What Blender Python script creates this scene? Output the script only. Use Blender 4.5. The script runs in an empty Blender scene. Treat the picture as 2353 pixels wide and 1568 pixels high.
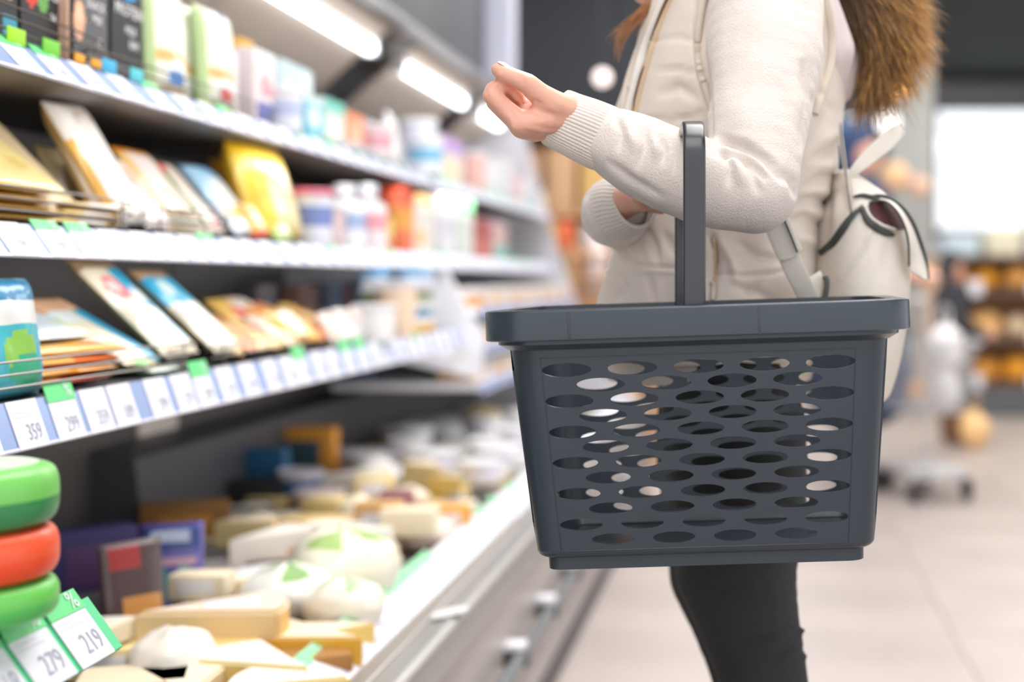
import bpy, bmesh, math, random
import numpy as np
from mathutils import Vector, Matrix, noise
from mathutils.bvhtree import BVHTree
from mathutils.geometry import delaunay_2d_cdt
random.seed(7)
sc = bpy.context.scene
COL = sc.collection
PI = math.pi
# ------------------------------------------------------------------ camera
F, CX, CY, EYE = 3268.0, 1740.0, 640.0, 0.97     # focal length in px of 2353, vanishing point, eye height
cam = bpy.data.cameras.new('camera'); camo = bpy.data.objects.new('camera', cam); COL.objects.link(camo)
cam.sensor_width = 36.0; cam.lens = 36.0 * F / 2353.0
camo.location = (0, 0, EYE); camo.rotation_euler = (PI/2, 0, 0)
cam.shift_x = -(CX - 1176.5) / 2353.0; cam.shift_y = -(784.0 - CY) / 2353.0
cam.dof.use_dof = True; cam.dof.focus_distance = 1.49; cam.dof.aperture_fstop = 2.05; cam.dof.aperture_blades = 0
cam.clip_start = 0.05; cam.clip_end = 200
sc.camera = camo
# ------------------------------------------------------------------ world, lights, exposure
sc.view_settings.view_transform = 'Standard'; sc.view_settings.look = 'None'
sc.view_settings.gamma = 1.0; sc.view_settings.use_curve_mapping = False
sc.view_settings.exposure = 0.35
w = bpy.data.worlds.new('daylight'); sc.world = w; w.use_nodes = True
bg = w.node_tree.nodes['Background']; bg.inputs[0].default_value = (0.95, 0.97, 1.0, 1); bg.inputs[1].default_value = 1.4
R_ = math.radians
def area(name, loc, rot, sx, sy, power, col=(1, 0.975, 0.955)):
    l = bpy.data.lights.new(name, 'AREA'); l.shape = 'RECTANGLE'; l.size = sx; l.size_y = sy
    l.energy = power; l.color = col
    o = bpy.data.objects.new(name, l); COL.objects.link(o); o.location = loc; o.rotation_euler = rot
    return o
area('ceiling_lamp_light', (0.35, 2.6, 3.3), (0, 0, 0), 1.4, 3.0, 105)
area('ceiling_lamp_light', (0.2, 6.8, 3.3), (0, 0, 0), 1.4, 3.0, 85)
area('ceiling_lamp_light', (2.6, 4.5, 3.3), (0, 0, 0), 1.2, 3.0, 60)
area('ceiling_lamp_light', (2.6, 10.5, 3.3), (0, 0, 0), 1.6, 4.0, 120, (1, .93, .84))
area('ceiling_lamp_light', (-0.2, 13.5, 3.3), (0, 0, 0), 1.2, 3.0, 60)
for _x, _z, _p in ((-.95, 1.225, 3.4), (-.95, 1.0, 2.6), (-.885, .785, 2.0)):      # unseen fill lights, added under the shelf fronts to brighten the goods
    area('shelf_fill_light', (_x, 3.3, _z), (0, R_(38), 0), .02, 4.4, _p)
area('ceiling_lamp_light', (-0.3, -0.4, 3.3), (0, 0, 0), 1.2, 2.0, 32)

# ------------------------------------------------------------------ helpers
def P(px, py, Y): return Vector(((px - CX) * Y / F, Y, EYE - (py - CY) * Y / F))
def lin(c):
    if isinstance(c, str):
        c = c.lstrip('#'); c = [int(c[i:i+2], 16) for i in (0, 2, 4)]
    r = []
    for v in c[:3]:
        v = v / 255.0
        r.append(v / 12.92 if v <= 0.04045 else ((v + 0.055) / 1.055) ** 2.4)
    return (r[0], r[1], r[2], 1.0)
MATS = {}
def mat(name, col, rough=0.5, metal=0.0, noise_s=0, noise_a=0.08, bump=0.0, bump_s=60, emit=None, es=1.0, spec=0.5, trans=0.0, sheen=0.0, sss=0.0, aniso=None, coat=0.0):
    if name in MATS: return MATS[name]
    m = bpy.data.materials.new(name); m.use_nodes = True; MATS[name] = m
    nt = m.node_tree; b = nt.nodes['Principled BSDF']
    c = lin(col)
    b.inputs['Base Color'].default_value = c; b.inputs['Roughness'].default_value = rough
    b.inputs['Metallic'].default_value = metal
    b.inputs['Specular IOR Level'].default_value = spec
    b.inputs['Transmission Weight'].default_value = trans
    b.inputs['Sheen Weight'].default_value = sheen
    b.inputs['Coat Weight'].default_value = coat
    if sss: b.inputs['Subsurface Weight'].default_value = sss; b.inputs['Subsurface Radius'].default_value = (0.012, 0.004, 0.002); b.inputs['Subsurface Scale'].default_value = 1.0
    if emit is not None:
        b.inputs['Emission Color'].default_value = lin(emit); b.inputs['Emission Strength'].default_value = es
    if noise_s or bump:
        tc = nt.nodes.new('ShaderNodeTexCoord')
    if noise_s:
        n = nt.nodes.new('ShaderNodeTexNoise'); n.inputs['Scale'].default_value = noise_s; n.inputs['Detail'].default_value = 3
        nt.links.new(tc.outputs['Object'], n.inputs['Vector'])
        r = nt.nodes.new('ShaderNodeValToRGB')
        r.color_ramp.elements[0].position = 0.3; r.color_ramp.elements[1].position = 0.7
        r.color_ramp.elements[0].color = tuple(v * (1 - noise_a) for v in c[:3]) + (1,)
        r.color_ramp.elements[1].color = tuple(min(1, v * (1 + noise_a)) for v in c[:3]) + (1,)
        nt.links.new(n.outputs['Fac'], r.inputs['Fac']); nt.links.new(r.outputs['Color'], b.inputs['Base Color'])
    if bump:
        n2 = nt.nodes.new('ShaderNodeTexNoise'); n2.inputs['Scale'].default_value = bump_s; n2.inputs['Detail'].default_value = 4
        if aniso:
            mp = nt.nodes.new('ShaderNodeMapping'); mp.inputs['Scale'].default_value = aniso
            nt.links.new(tc.outputs['Object'], mp.inputs['Vector']); nt.links.new(mp.outputs['Vector'], n2.inputs['Vector'])
        else: nt.links.new(tc.outputs['Object'], n2.inputs['Vector'])
        bp = nt.nodes.new('ShaderNodeBump'); bp.inputs['Strength'].default_value = bump; bp.inputs['Distance'].default_value = 0.002
        nt.links.new(n2.outputs['Fac'], bp.inputs['Height']); nt.links.new(bp.outputs['Normal'], b.inputs['Normal'])
    return m
def print_mat(name, rough, coat=0.0):
    m = bpy.data.materials.new(name); m.use_nodes = True; nt = m.node_tree; b = nt.nodes['Principled BSDF']
    a = nt.nodes.new('ShaderNodeAttribute'); a.attribute_name = 'Col'
    nt.links.new(a.outputs['Color'], b.inputs['Base Color'])
    b.inputs['Roughness'].default_value = rough; b.inputs['Coat Weight'].default_value = coat
    MATS[name] = m; return m
FILM = print_mat('printed_film', 0.32, 0.25); CARD = print_mat('printed_card', 0.55); WAX = print_mat('printed_wax', 0.42, 0.15); CHEESE = print_mat('cheese_paste', 0.55)

class MB:
    def __init__(s): s.v = []; s.f = []; s.c = []; s.m = []
    def add(s, verts, faces, col=None, mi=0):
        o = len(s.v); s.v += [tuple(v) for v in verts]
        for i, f in enumerate(faces):
            s.f.append(tuple(o + k for k in f)); s.m.append(mi)
            s.c.append(col[i] if isinstance(col, list) else col)
        return s
    def box(s, x0, x1, y0, y1, z0, z1, col=None, mi=0, M=None):
        v = [Vector((x, y, z)) for z in (z0, z1) for y in (y0, y1) for x in (x0, x1)]
        if M: v = [M @ p for p in v]
        return s.add(v, [(0,2,3,1),(4,5,7,6),(0,1,5,4),(2,6,7,3),(0,4,6,2),(1,3,7,5)], col, mi)
    def bbox(s, x0, x1, y0, y1, z0, z1, r=0.003, col=None, mi=0, M=None):      # bevelled box
        bm = bmesh.new(); bmesh.ops.create_cube(bm, size=1)
        for v in bm.verts: v.co = Vector((x0 + (v.co.x + .5) * (x1 - x0), y0 + (v.co.y + .5) * (y1 - y0), z0 + (v.co.z + .5) * (z1 - z0)))
        r = min(r, .45 * min(x1 - x0, y1 - y0, z1 - z0))
        bmesh.ops.bevel(bm, geom=bm.edges[:], offset=r, segments=2, profile=.6, affect='EDGES')
        bm.verts.index_update(); vs = [v.co.copy() for v in bm.verts]
        if M: vs = [M @ p for p in vs]
        fs = [tuple(v.index for v in f.verts) for f in bm.faces]; bm.free()
        return s.add(vs, fs, col, mi)
    def prism(s, prof, y0, y1, col=None, mi=0):            # profile in (x,z), extruded along y
        n = len(prof); v = [(x, y0, z) for x, z in prof] + [(x, y1, z) for x, z in prof]
        f = [tuple(range(n)), tuple(range(2*n-1, n-1, -1))] + [(i, n+i, n+(i+1) % n, (i+1) % n) for i in range(n)]
        return s.add(v, f, col, mi)
    def tube(s, pts, r, n=8, col=None, mi=0, cap=True, closed=False):
        pts = [Vector(p) for p in pts]; m = len(pts)
        rs = r if isinstance(r, (list, tuple)) else [r] * m
        up = None; rings = []
        for i, p in enumerate(pts):
            a = pts[(i-1) % m] if closed else pts[max(i-1, 0)]; b = pts[(i+1) % m] if closed else pts[min(i+1, m-1)]
            t = (b - a).normalized() if (b - a).length > 1e-9 else Vector((0, 0, 1))
            if up is None: up = Vector((0, 0, 1)) if abs(t.z) < .9 else Vector((0, 1, 0))
            x = t.cross(up).normalized(); up = x.cross(t).normalized()
            rings.append([p + (x * math.cos(2*PI*k/n) + up * math.sin(2*PI*k/n)) * rs[i] for k in range(n)])
        v = [q for R in rings for q in R]; f = []
        for i in range(m if closed else m - 1):
            for k in range(n):
                a = i*n + k; b = i*n + (k+1) % n; c = ((i+1) % m)*n + (k+1) % n; d = ((i+1) % m)*n + k
                f.append((a, b, c, d))
        if cap and not closed: f.append(tuple(range(n-1, -1, -1))); f.append(tuple((m-1)*n + k for k in range(n)))
        return s.add(v, f, col, mi)
    def lathe(s, prof, n=28, loc=(0, 0, 0), col=None, mi=0, colf=None):      # prof: (r,z[,col])
        v = []; f = []; cs = []
        for q in prof:
            for k in range(n):
                a = 2*PI*k/n; v.append((loc[0] + q[0]*math.cos(a), loc[1] + q[0]*math.sin(a), loc[2] + q[1]))
        m = len(prof)
        for i in range(m-1):
            for k in range(n):
                f.append((i*n+k, i*n+(k+1) % n, (i+1)*n+(k+1) % n, (i+1)*n+k))
                c = prof[i][2] if len(prof[i]) > 2 else col
                if colf: c = colf(k / n, (i + .5) / (m-1), c)
                cs.append(c)
        f.append(tuple(range(n-1, -1, -1))); cs.append(prof[0][2] if len(prof[0]) > 2 else col)
        f.append(tuple((m-1)*n+k for k in range(n))); cs.append(prof[-1][2] if len(prof[-1]) > 2 else col)
        return s.add(v, f, cs, mi)
    def mesh(s, name, smooth=True):
        me = bpy.data.meshes.new(name); me.from_pydata(s.v, [], s.f)
        if any(c is not None for c in s.c):
            at = me.color_attributes.new('Col', 'FLOAT_COLOR', 'CORNER'); data = []
            for i, f in enumerate(s.f):
                c = s.c[i]; c = lin(c) if c is not None else (.8, .8, .8, 1)
                c = (c[0]*.80, c[1]*.80, c[2]*.80, 1)
                data += list(c) * len(f)
            at.data.foreach_set('color', data)
        if any(s.m): me.polygons.foreach_set('material_index', s.m)
        me.update()
        if smooth:
            me.polygons.foreach_set('use_smooth', [True] * len(me.polygons))
            try: me.set_sharp_from_angle(angle=math.radians(40))
            except Exception: pass
        return me
    def build(s, name, mats, parent=None, smooth=True, loc=None):
        me = s.mesh(name, smooth)
        for m in (mats if isinstance(mats, (list, tuple)) else [mats]): me.materials.append(m)
        return link(name, me, parent, loc)
def link(name, me, parent=None, loc=None):
    o = bpy.data.objects.new(name, me); COL.objects.link(o)
    if parent is not None: o.parent = parent
    if loc is not None: o.location = loc
    return o
def tag(o, label=None, cat=None, group=None, kind=None):
    if label: o['label'] = label
    if cat: o['category'] = cat
    if group: o['group'] = group
    if kind: o['kind'] = kind
    return o
def empty(name, loc=(0, 0, 0), rot=(0, 0, 0)):
    o = bpy.data.objects.new(name, None); COL.objects.link(o); o.location = loc; o.rotation_euler = rot; o.empty_display_size = .05
    return o
def catmull(pts, k=6, closed=False):
    pts = [Vector(p) for p in pts]; n = len(pts); out = []
    rng = range(n) if closed else range(n-1)
    for i in rng:
        p0 = pts[(i-1) % n] if closed or i > 0 else pts[0]; p1 = pts[i]; p2 = pts[(i+1) % n]; p3 = pts[(i+2) % n] if closed or i+2 < n else pts[-1]
        for j in range(k):
            t = j / k
            out.append(.5 * ((2*p1) + (-p0+p2)*t + (2*p0-5*p1+4*p2-p3)*t*t + (-p0+3*p1-3*p2+p3)*t**3))
    if not closed: out.append(pts[-1])
    return out
def interp_rows(rows, k):                # catmull over tuples of numbers
    out = []; n = len(rows)
    for i in range(n-1):
        a, b, c, d = rows[max(i-1, 0)], rows[i], rows[i+1], rows[min(i+2, n-1)]
        for j in range(k):
            t = j/k
            out.append(tuple(.5*((2*q1)+(-q0+q2)*t+(2*q0-5*q1+4*q2-q3)*t*t+(-q0+3*q1-3*q2+q3)*t**3) for q0, q1, q2, q3 in zip(a, b, c, d)))
    out.append(rows[-1]); return out
ICO = {}
for _k in (2, 3):
    _b = bmesh.new(); bmesh.ops.create_icosphere(_b, subdivisions=_k, radius=1); _b.verts.index_update()
    ICO[_k] = (np.array([v.co[:] for v in _b.verts]), np.array([[v.index for v in f.verts] for f in _b.faces])); _b.free()
def blob_mesh(name, chains, voxel, smooth=4, sub=14, fac=.6):
    """chains: lists of (Vector, radius); dense spheres along them, fused by a voxel remesh into one skin."""
    vs = []; fs = []; off = 0
    for ch in chains:
        for i in range(max(1, len(ch)-1)):
            a, ra = ch[i][0], ch[i][1]; b, rb = (ch[i+1][0], ch[i+1][1]) if len(ch) > 1 else (a, ra)
            L = (b-a).length; n = max(1, int(L / (min(ra, rb) * .34)) + 1)
            for j in range(n + (1 if i == len(ch)-2 else 0)):
                t = j / n; r = ra + (rb-ra)*t; iv, if_ = ICO[3 if r > .02 else 2]
                vs.append(iv*r + np.array(a.lerp(b, t))); fs.append(if_ + off); off += len(iv)
    V = np.concatenate(vs).astype(np.float32); Fc = np.concatenate(fs).astype(np.int32)
    me = bpy.data.meshes.new(name + '_src'); me.vertices.add(len(V)); me.vertices.foreach_set('co', V.ravel())
    me.loops.add(Fc.size); me.loops.foreach_set('vertex_index', Fc.ravel()); me.polygons.add(len(Fc)); me.polygons.foreach_set('loop_start', np.arange(0, Fc.size, 3, dtype=np.int32))
    me.update(calc_edges=True)
    o = bpy.data.objects.new(name + '_src', me); COL.objects.link(o)
    m = o.modifiers.new('r', 'REMESH'); m.mode = 'VOXEL'; m.voxel_size = voxel
    m2 = o.modifiers.new('s', 'SMOOTH'); m2.iterations = smooth; m2.factor = fac
    dg = bpy.context.evaluated_depsgraph_get(); dg.update()
    out = bpy.data.meshes.new_from_object(o.evaluated_get(dg)); out.name = name
    bpy.data.objects.remove(o); bpy.data.meshes.remove(me)
    out.polygons.foreach_set('use_smooth', [True] * len(out.polygons))
    out.materials.clear()
    return out
def topx(co): return (CX + co.x * F / co.y, CY - (co.z - EYE) * F / co.y)
def fixn(me):
    b_ = bmesh.new(); b_.from_mesh(me); bmesh.ops.recalc_face_normals(b_, faces=b_.faces[:]); b_.to_mesh(me); b_.free(); me.update(); return me
def seg_d(px, py, poly):
    best = 1e9; bt = 0; n = len(poly)-1
    for i in range(n):
        ax, ay = poly[i]; bx, by = poly[i+1]; dx, dy = bx-ax, by-ay; L = dx*dx+dy*dy
        t = 0 if L == 0 else max(0, min(1, ((px-ax)*dx+(py-ay)*dy)/L))
        d = math.hypot(px-ax-dx*t, py-ay-dy*t)
        if d < best: best = d; bt = (i+t)/n
    return best, bt
def deform(me, creases=(), amp=0, freq=10, stretch=(1, 1, 1), seed=0, seams=()):
    """cloth relief: noise folds plus modelled fold lines (depth in m, + = inwards, width in px of 2353)."""
    me.update(); nv = len(me.vertices); cos = [v.co.copy() for v in me.vertices]; nos = [v.normal.copy() for v in me.vertices]
    boxes = [(min(p[0] for p in c[0])-3*c[1], max(p[0] for p in c[0])+3*c[1], min(p[1] for p in c[0])-3*c[1], max(p[1] for p in c[0])+3*c[1]) for c in creases]
    for i in range(nv):
        co = cos[i]; no = nos[i]; d = 0
        if amp:
            q = Vector((co.x*stretch[0], co.y*stretch[1], co.z*stretch[2])) * freq + Vector((seed, seed*1.7, seed*.3))
            d += amp * (noise.noise(q) + .5*noise.noise(q*2.1))
        if no.y < .25 and creases:
            px, py = topx(co); ww = min(1, (.25-no.y)/.4)
            for c, b in zip(creases, boxes):
                if px < b[0] or px > b[1] or py < b[2] or py > b[3]: continue
                dd, t = seg_d(px, py, c[0])
                if dd < 3*c[1]: d -= ww * c[2] * math.exp(-(dd/c[1])**2) * math.sin(PI*min(1, max(0, t*.9+.05)))**.5
        me.vertices[i].co = co + no * d
    me.update(); return me
def bvh_of(o):
    me = o.data
    return BVHTree.FromPolygons([o.matrix_world @ v.co for v in me.vertices], [tuple(p.vertices) for p in me.polygons])
def on_surf(bvh, px, py, lift=0.001):
    d = P(px, py, 1.0) - Vector((0, 0, EYE)); d.normalize()
    h = bvh.ray_cast(Vector((0, 0, EYE)), d)
    if h[0] is None: return None
    return h[0] - d * lift
def loft(rings, n=48, close=True):
    """rings: (center, halfvec a, halfvec b, power)"""
    v = []; f = []
    for c, a, b, p in rings:
        for k in range(n):
            t = 2*PI*k/n; cs, sn = math.cos(t), math.sin(t)
            v.append(c + a * (math.copysign(abs(cs)**(2/p), cs)) + b * (math.copysign(abs(sn)**(2/p), sn)))
    m = len(rings)
    for i in range(m-1):
        for k in range(n): f.append((i*n+k, i*n+(k+1) % n, (i+1)*n+(k+1) % n, (i+1)*n+k))
    if close: f.append(tuple(range(n-1, -1, -1))); f.append(tuple((m-1)*n+k for k in range(n)))
    return v, f
def text_mesh(s, size, bold=0.0):
    cu = bpy.data.curves.new('t', 'FONT'); cu.body = s; cu.size = size; cu.align_x = 'CENTER'; cu.align_y = 'CENTER'; cu.offset = bold; cu.resolution_u = 3
    o = bpy.data.objects.new('t', cu); COL.objects.link(o)
    dg = bpy.context.evaluated_depsgraph_get(); dg.update()
    me = bpy.data.meshes.new_from_object(o.evaluated_get(dg))
    r = ([v.co.copy() for v in me.vertices], [tuple(p.vertices) for p in me.polygons])
    bpy.data.objects.remove(o); bpy.data.curves.remove(cu); bpy.data.meshes.remove(me)
    return r

# ------------------------------------------------------------------ materials
M_tile = mat('pale_floor_tile', (172, 161, 156), .38, noise_s=2.2, noise_a=.10, bump=.15, bump_s=20)
M_grout = mat('floor_grout', (164, 148, 134), .7, noise_s=6, noise_a=.06)
M_ceil = mat('dark_ceiling', (70, 78, 80), .8, noise_s=1, noise_a=.1)
M_wall = mat('grey_wall', (126, 130, 132), .8, noise_s=1.3, noise_a=.05)
M_wall_dark = mat('dark_wall', (50, 54, 60), .8, noise_s=1.3, noise_a=.08)
M_white = mat('white_enamel', (232, 232, 238), .35, noise_s=4, noise_a=.02)
M_steel = mat('brushed_steel', (172, 170, 168), .34, .75, bump=.25, bump_s=30, aniso=(30, 1, 30))
M_panel = mat('beige_grey_panel', (170, 162, 159), .38, .15, noise_s=2, noise_a=.04)
M_dgrey = mat('dark_grey_case_metal', (70, 71, 76), .45, .1, noise_s=3, noise_a=.06)
M_back = mat('case_back_panel', (84, 80, 78), .5, .1, noise_s=3, noise_a=.08)
M_fascia = mat('grey_fascia', (84, 84, 90), .5, .2, noise_s=2, noise_a=.05)
M_canopy = mat('canopy_reflector', (150, 140, 130), .45, .2, noise_s=2, noise_a=.05)
M_lamp = mat('lamp_tube', (255, 255, 255), .4, emit=(240, 247, 255), es=5.0)
M_rail = mat('blue_grey_plastic_rail', (140, 160, 200), .25, noise_s=5, noise_a=.1)
M_wire = mat('grey_wire', (120, 116, 112), .35, .8)
M_rubber = mat('black_rubber', (50, 50, 52), .6, noise_s=10, noise_a=.1)
M_bump = mat('grey_bumper', (96, 100, 104), .4, noise_s=8, noise_a=.08)

# ------------------------------------------------------------------ the setting
def struct(name, mb, m, **k): return tag(mb.build(name, m, **k), kind='structure')
flo = MB().box(-4, 8, -2.5, 19, -.08, -.004)
floor = struct('floor', flo, M_grout, smooth=False)
tl = MB().bbox(-.298, .298, -.298, .298, -.006, 0, .0015).mesh('tile', False); tl.materials.append(M_tile)
for i in range(10):
    for j in range(22):
        o = link('tile', tl, floor, (-1.667 + .6*i + .3 - .2, 2.4 + .6*j, random.uniform(-.0006, 0)))
far = MB()
for i in range(10):
    for j in range(22, 28): far.box(-1.867 + .6*i + .302 - .3, -1.867 + .6*i + .898 - .3, 2.4 + .6*j - .298, min(19, 2.4 + .6*j + .298), -.004, -.0005)
tag(far.build('tile_field', M_tile, floor, smooth=False), kind='stuff')
struct('ceiling', MB().box(-4, 8, -.5, 19, 3.5, 3.6), M_ceil, smooth=False)
struct('wall_left', MB().box(-1.75, -1.6, -.5, 6.9, 0, 3.5), M_wall_dark, smooth=False)
struct('wall_right', MB().box(7.0, 7.15, 9.5, 19, 0, 3.5), M_wall, smooth=False)
# back wall with a wide window opening
YB = 18.0
wb = MB(); WX0, WX1, WZ0, WZ1 = 2.22, 6.6, 1.55, 3.14
wb.box(-4, WX0, YB, YB+.2, 0, 3.5); wb.box(WX1, 8, YB, YB+.2, 0, 3.5); wb.box(WX0, WX1, YB, YB+.2, 0, WZ0); wb.box(WX0, WX1, YB, YB+.2, WZ1, 3.5)
struct('wall_back', wb, M_wall, smooth=False)
wf = MB(); wf.bbox(WX0-.05, WX0+.06, YB-.05, YB+.05, WZ0, WZ1); wf.bbox(WX1-.06, WX1+.05, YB-.05, YB+.05, WZ0, WZ1); wf.bbox(WX0, WX1, YB-.05, YB+.05, WZ0-.05, WZ0+.05); wf.bbox(WX0, WX1, YB-.05, YB+.05, WZ1-.05, WZ1+.05)
for k in (1, 2): wf.bbox(WX0 + k*1.46 - .03, WX0 + k*1.46 + .03, YB-.04, YB+.04, WZ0, WZ1)
win = struct('window_1', wf, mat('window_frame', (150, 152, 150), .5))
M_glass = mat('window_glass', (250, 252, 255), .0, trans=1.0); 
for k in range(3): MB().box(WX0 + .04 + k*1.46, WX0 + 1.42 + k*1.46, YB+.055, YB+.06, WZ0+.04, WZ1-.04).build('pane', M_glass, win)
struct('trim_1', MB().bbox(-4, 8, YB-.35, YB-.02, 3.2, 3.42, .02), mat('beam_grey', (150, 150, 152), .6))
tag(MB().bbox(P(1108, 0, 5.5).x, P(1176, 0, 5.5).x, 5.5, 5.62, 1.752, 3.495, .01).build('cable_duct', mat('column_white', (205, 208, 226), .5)), 'bluish white vertical duct from the ceiling to the case, above the hand', 'duct')
struct('column_2', MB().bbox(P(2050, 0, 13).x, P(2146, 0, 13).x, 13, 13.3, 0, 3.5, .02), mat('column_grey', (168, 172, 172), .6))
tag(MB().bbox(-2.3, -.80, 9.0, 9.3, 1.86, 3.49, .02).build('bulkhead', M_wall_dark), 'dark grey hanging bulkhead above the far end of the aisle', 'bulkhead')
# ------------------------------------------------------------------ refrigerated display case
Y0, Y1 = 0.9, 6.35
XB = -1.36
case = empty('refrigerated_case', (-.9, Y0, 0)); tag(case, 'long open refrigerated dairy case with steel front ledge along the left of the aisle', 'fridge')
def cpart(name, mb, m, **k):
    o = mb.build(name, m, None, **k); o.parent = case; o.matrix_parent_inverse = Matrix.Translation(-Vector(case.location)); return o
def slabs(mb, x0, x1, z0, z1, ys, gap=.002, **k):
    for a, b in zip(ys[:-1], ys[1:]): mb.box(x0, x1, a+gap, b-gap, z0, z1, **k)
ys = [Y0, 2.1, 3.3, 4.5, 5.7, Y1]
for a, b in zip(ys[:-1], ys[1:]):
    cpart('back_panel', MB().bbox(XB-.03, XB, a+.002, b-.002, .25, 1.78, .004), M_back)
    cpart('front_panel', MB().bbox(-.525, -.51, a+.002, b-.002, .06, .352, .003), M_panel)
cpart('inner_floor', MB().box(XB, -.645, Y0, Y1, .33, .358), mat('tray_liner', (120, 116, 112), .5, .2, noise_s=4, noise_a=.1), smooth=False)
cpart('front_lip', MB().prism([(-.652, .34), (-.645, .34), (-.640, .425), (-.648, .427)], Y0, Y1), M_white)
cpart('false_floor', MB().bbox(-1.28, -.655, Y0, Y1, .38, .399, .003), mat('tray_liner', (120, 116, 112), .5, .2, noise_s=4, noise_a=.1))
led = [(-.582, .392), (-.548, .398), (-.505, .412), (-.494, .408), (-.488, .398), (-.488, .352), (-.497, .348), (-.510, .350), (-.51, .34), (-.645, .33), (-.645, .36), (-.59, .385)]
cpart('steel_ledge', MB().prism(led, Y0, Y1), M_steel)
cpart('ledge_groove', MB().tube([(-.548, Y0+.01, .401), (-.548, Y1-.01, .401)], .0022, 6), mat('pale_steel', (225, 222, 218), .3, .5))
g = MB(); y = Y0 + .02
while y < 3.4: g.box(-.580, -.552, y, y+.0035, .3935, .4005); y += .008
tag(cpart('grille_bar', g, mat('grille_grey', (190, 184, 178), .4, .4), smooth=False), kind='stuff')
cpart('kick_plate', MB().box(-.535, -.50, Y0, Y1, .035, .10), M_panel, smooth=False)
cpart('base_skirt', MB().bbox(-.56, -.482, Y0, Y1, .0, .036, .006), mat('dark_skirt', (66, 62, 62), .5))
cpart('bumper_rail', MB().tube([(-.478, Y0, .205), (-.478, Y1, .205)], .013, 12), M_bump)
for k, yy in enumerate([1.6 + .42*i for i in range(10)]):
    b = MB(); b.bbox(-.512, -.47, yy, yy+.05, .218, .232, .003); 
    o = cpart('rail_bracket', b, M_white)
    cpart('rail_clip', MB().bbox(-.512, -.462, yy+.005, yy+.045, .185, .2175, .004), mat('dark_clip', (74, 78, 82), .5))
cpart('ceiling_vent_panel', MB().prism([(XB, 1.70), (-1.07, 1.735), (-1.07, 1.75), (XB, 1.78)], Y0, Y1), M_canopy)
cpart('fascia', MB().bbox(-1.075, -1.05, Y0, 5.49, 1.74, 2.25, .006), M_fascia)
cpart('canopy_top', MB().box(XB, -1.075, Y0, 5.49, 2.2, 2.25), M_dgrey, smooth=False)
cpart('fascia_lip', MB().tube([(-1.055, Y0, 1.737), (-1.055, Y1, 1.737)], .013, 10), mat('lip_grey', (178, 182, 188), .3, .4))
for k, (a, b) in enumerate([(1.0, 2.05), (2.15, 3.2), (3.26, 4.22), (4.58, 5.52), (5.84, 6.30)]):
    t = cpart('light_tube', MB().tube([(-1.15, a, 1.655), (-1.15, b, 1.655)], .020, 14), M_lamp)
    cpart('reflector_panel', MB().prism([(-1.10, 1.722), (XB+.004, 1.50), (XB+.004, 1.49), (-1.10, 1.714)], a-.02, b+.03), mat('reflector_beige', (196, 182, 168), .5, .1, noise_s=2, noise_a=.04))
    for yy in (a-.015, b): cpart('lamp_socket', MB().bbox(-1.172, -1.128, yy, yy+.015, 1.632, 1.70, .003), M_white)
prof = [(XB-.02, .0), (-.50, .0), (-.505, .40), (-.70, .55), (-.93, 1.2), (-1.03, 1.58), (-1.05, 1.75), (XB-.02, 1.79)]
cpart('end_panel', MB().prism(prof, Y1+.001, Y1+.03), mat('end_panel_pale', (206, 204, 210), .45), smooth=False)
dv = [(XB, .62), (-.87, .66), (-.87, .80), (-.905, .99), (XB, 1.02)]
cpart('divider_panel', MB().prism([(XB, .80), (-.80, .68), (-.79, .80), (-.90, .995), (XB, .995)], 4.10, 4.125), M_white, smooth=False)
cpart('air_duct', MB().prism([(XB, .36), (-1.24, .36), (-1.27, .60), (XB, .62)], 2.9, Y1), M_dgrey)
cpart('cream_sticker', MB().bbox(XB+.001, XB+.004, P(315, 0, 1).x and XB*F/(315-CX), XB*F/(405-CX), .62, .665, .001), mat('cream_sticker', (215, 205, 196), .6))

# price digits, as flat print on the tags
DIG = {}
def tagmesh(key, wd, top, bot, head, txt):
    """flat card in the (x,z) plane slanted from top to bottom edge, local origin at its bottom middle"""
    t = Vector((top[0]-bot[0], 0, top[1]-bot[1])); L = t.length; v = t.normalized(); nrm = Vector((v.z, 0, -v.x))
    mb = MB(); e = .002
    def quad(u0, u1, v0, v1, lift, mi):
        pts = [Vector((0, u, 0)) + v*q for u, q in ((u0, v0), (u1, v0), (u1, v1), (u0, v1))]
        mb.add([p + nrm*lift for p in pts] + [p + nrm*(lift-.0012) for p in pts], [(0,1,2,3), (4,5,6,7), (0,1,5,4), (1,2,6,5), (2,3,7,6), (3,0,4,7)], None, mi)
    quad(-wd/2, wd/2, -.001, L*(1.02), e, 0)
    if head: quad(-wd/2-.001, wd/2+.001, L*.86, L*(1.0+head), e+.0012, 1)
    if txt:
        vs, fs = text_mesh(txt, L*.50)
        mb.add([Vector((0, p.x*.8 + wd*.12, 0)) + v*(p.y + L*.30) + nrm*(e+.0006) for p in vs], fs, None, 2)
        for q, (a, b) in enumerate(((-.42, .3), (-.42, .12))): quad(a*wd, b*wd, L*(.66+.09*q), L*(.69+.09*q), e+.0004, 3)
        if head:
            vs, fs = text_mesh('%', L*.42)
            mb.add([Vector((0, p.x + wd*.27, 0)) + v*(p.y + L*(.93+head*.5)) + nrm*(e+.0022) for p in vs], fs, None, 0)
    me = mb.mesh('price_tag', False)
    for m in (mat('tag_paper', (218, 218, 226), .5), mat('tag_green', (92, 204, 124), .45), mat('tag_ink', (150, 152, 170), .6), mat('tag_ink_pale', (206, 206, 216), .6)): me.materials.append(m)
    return me
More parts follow.
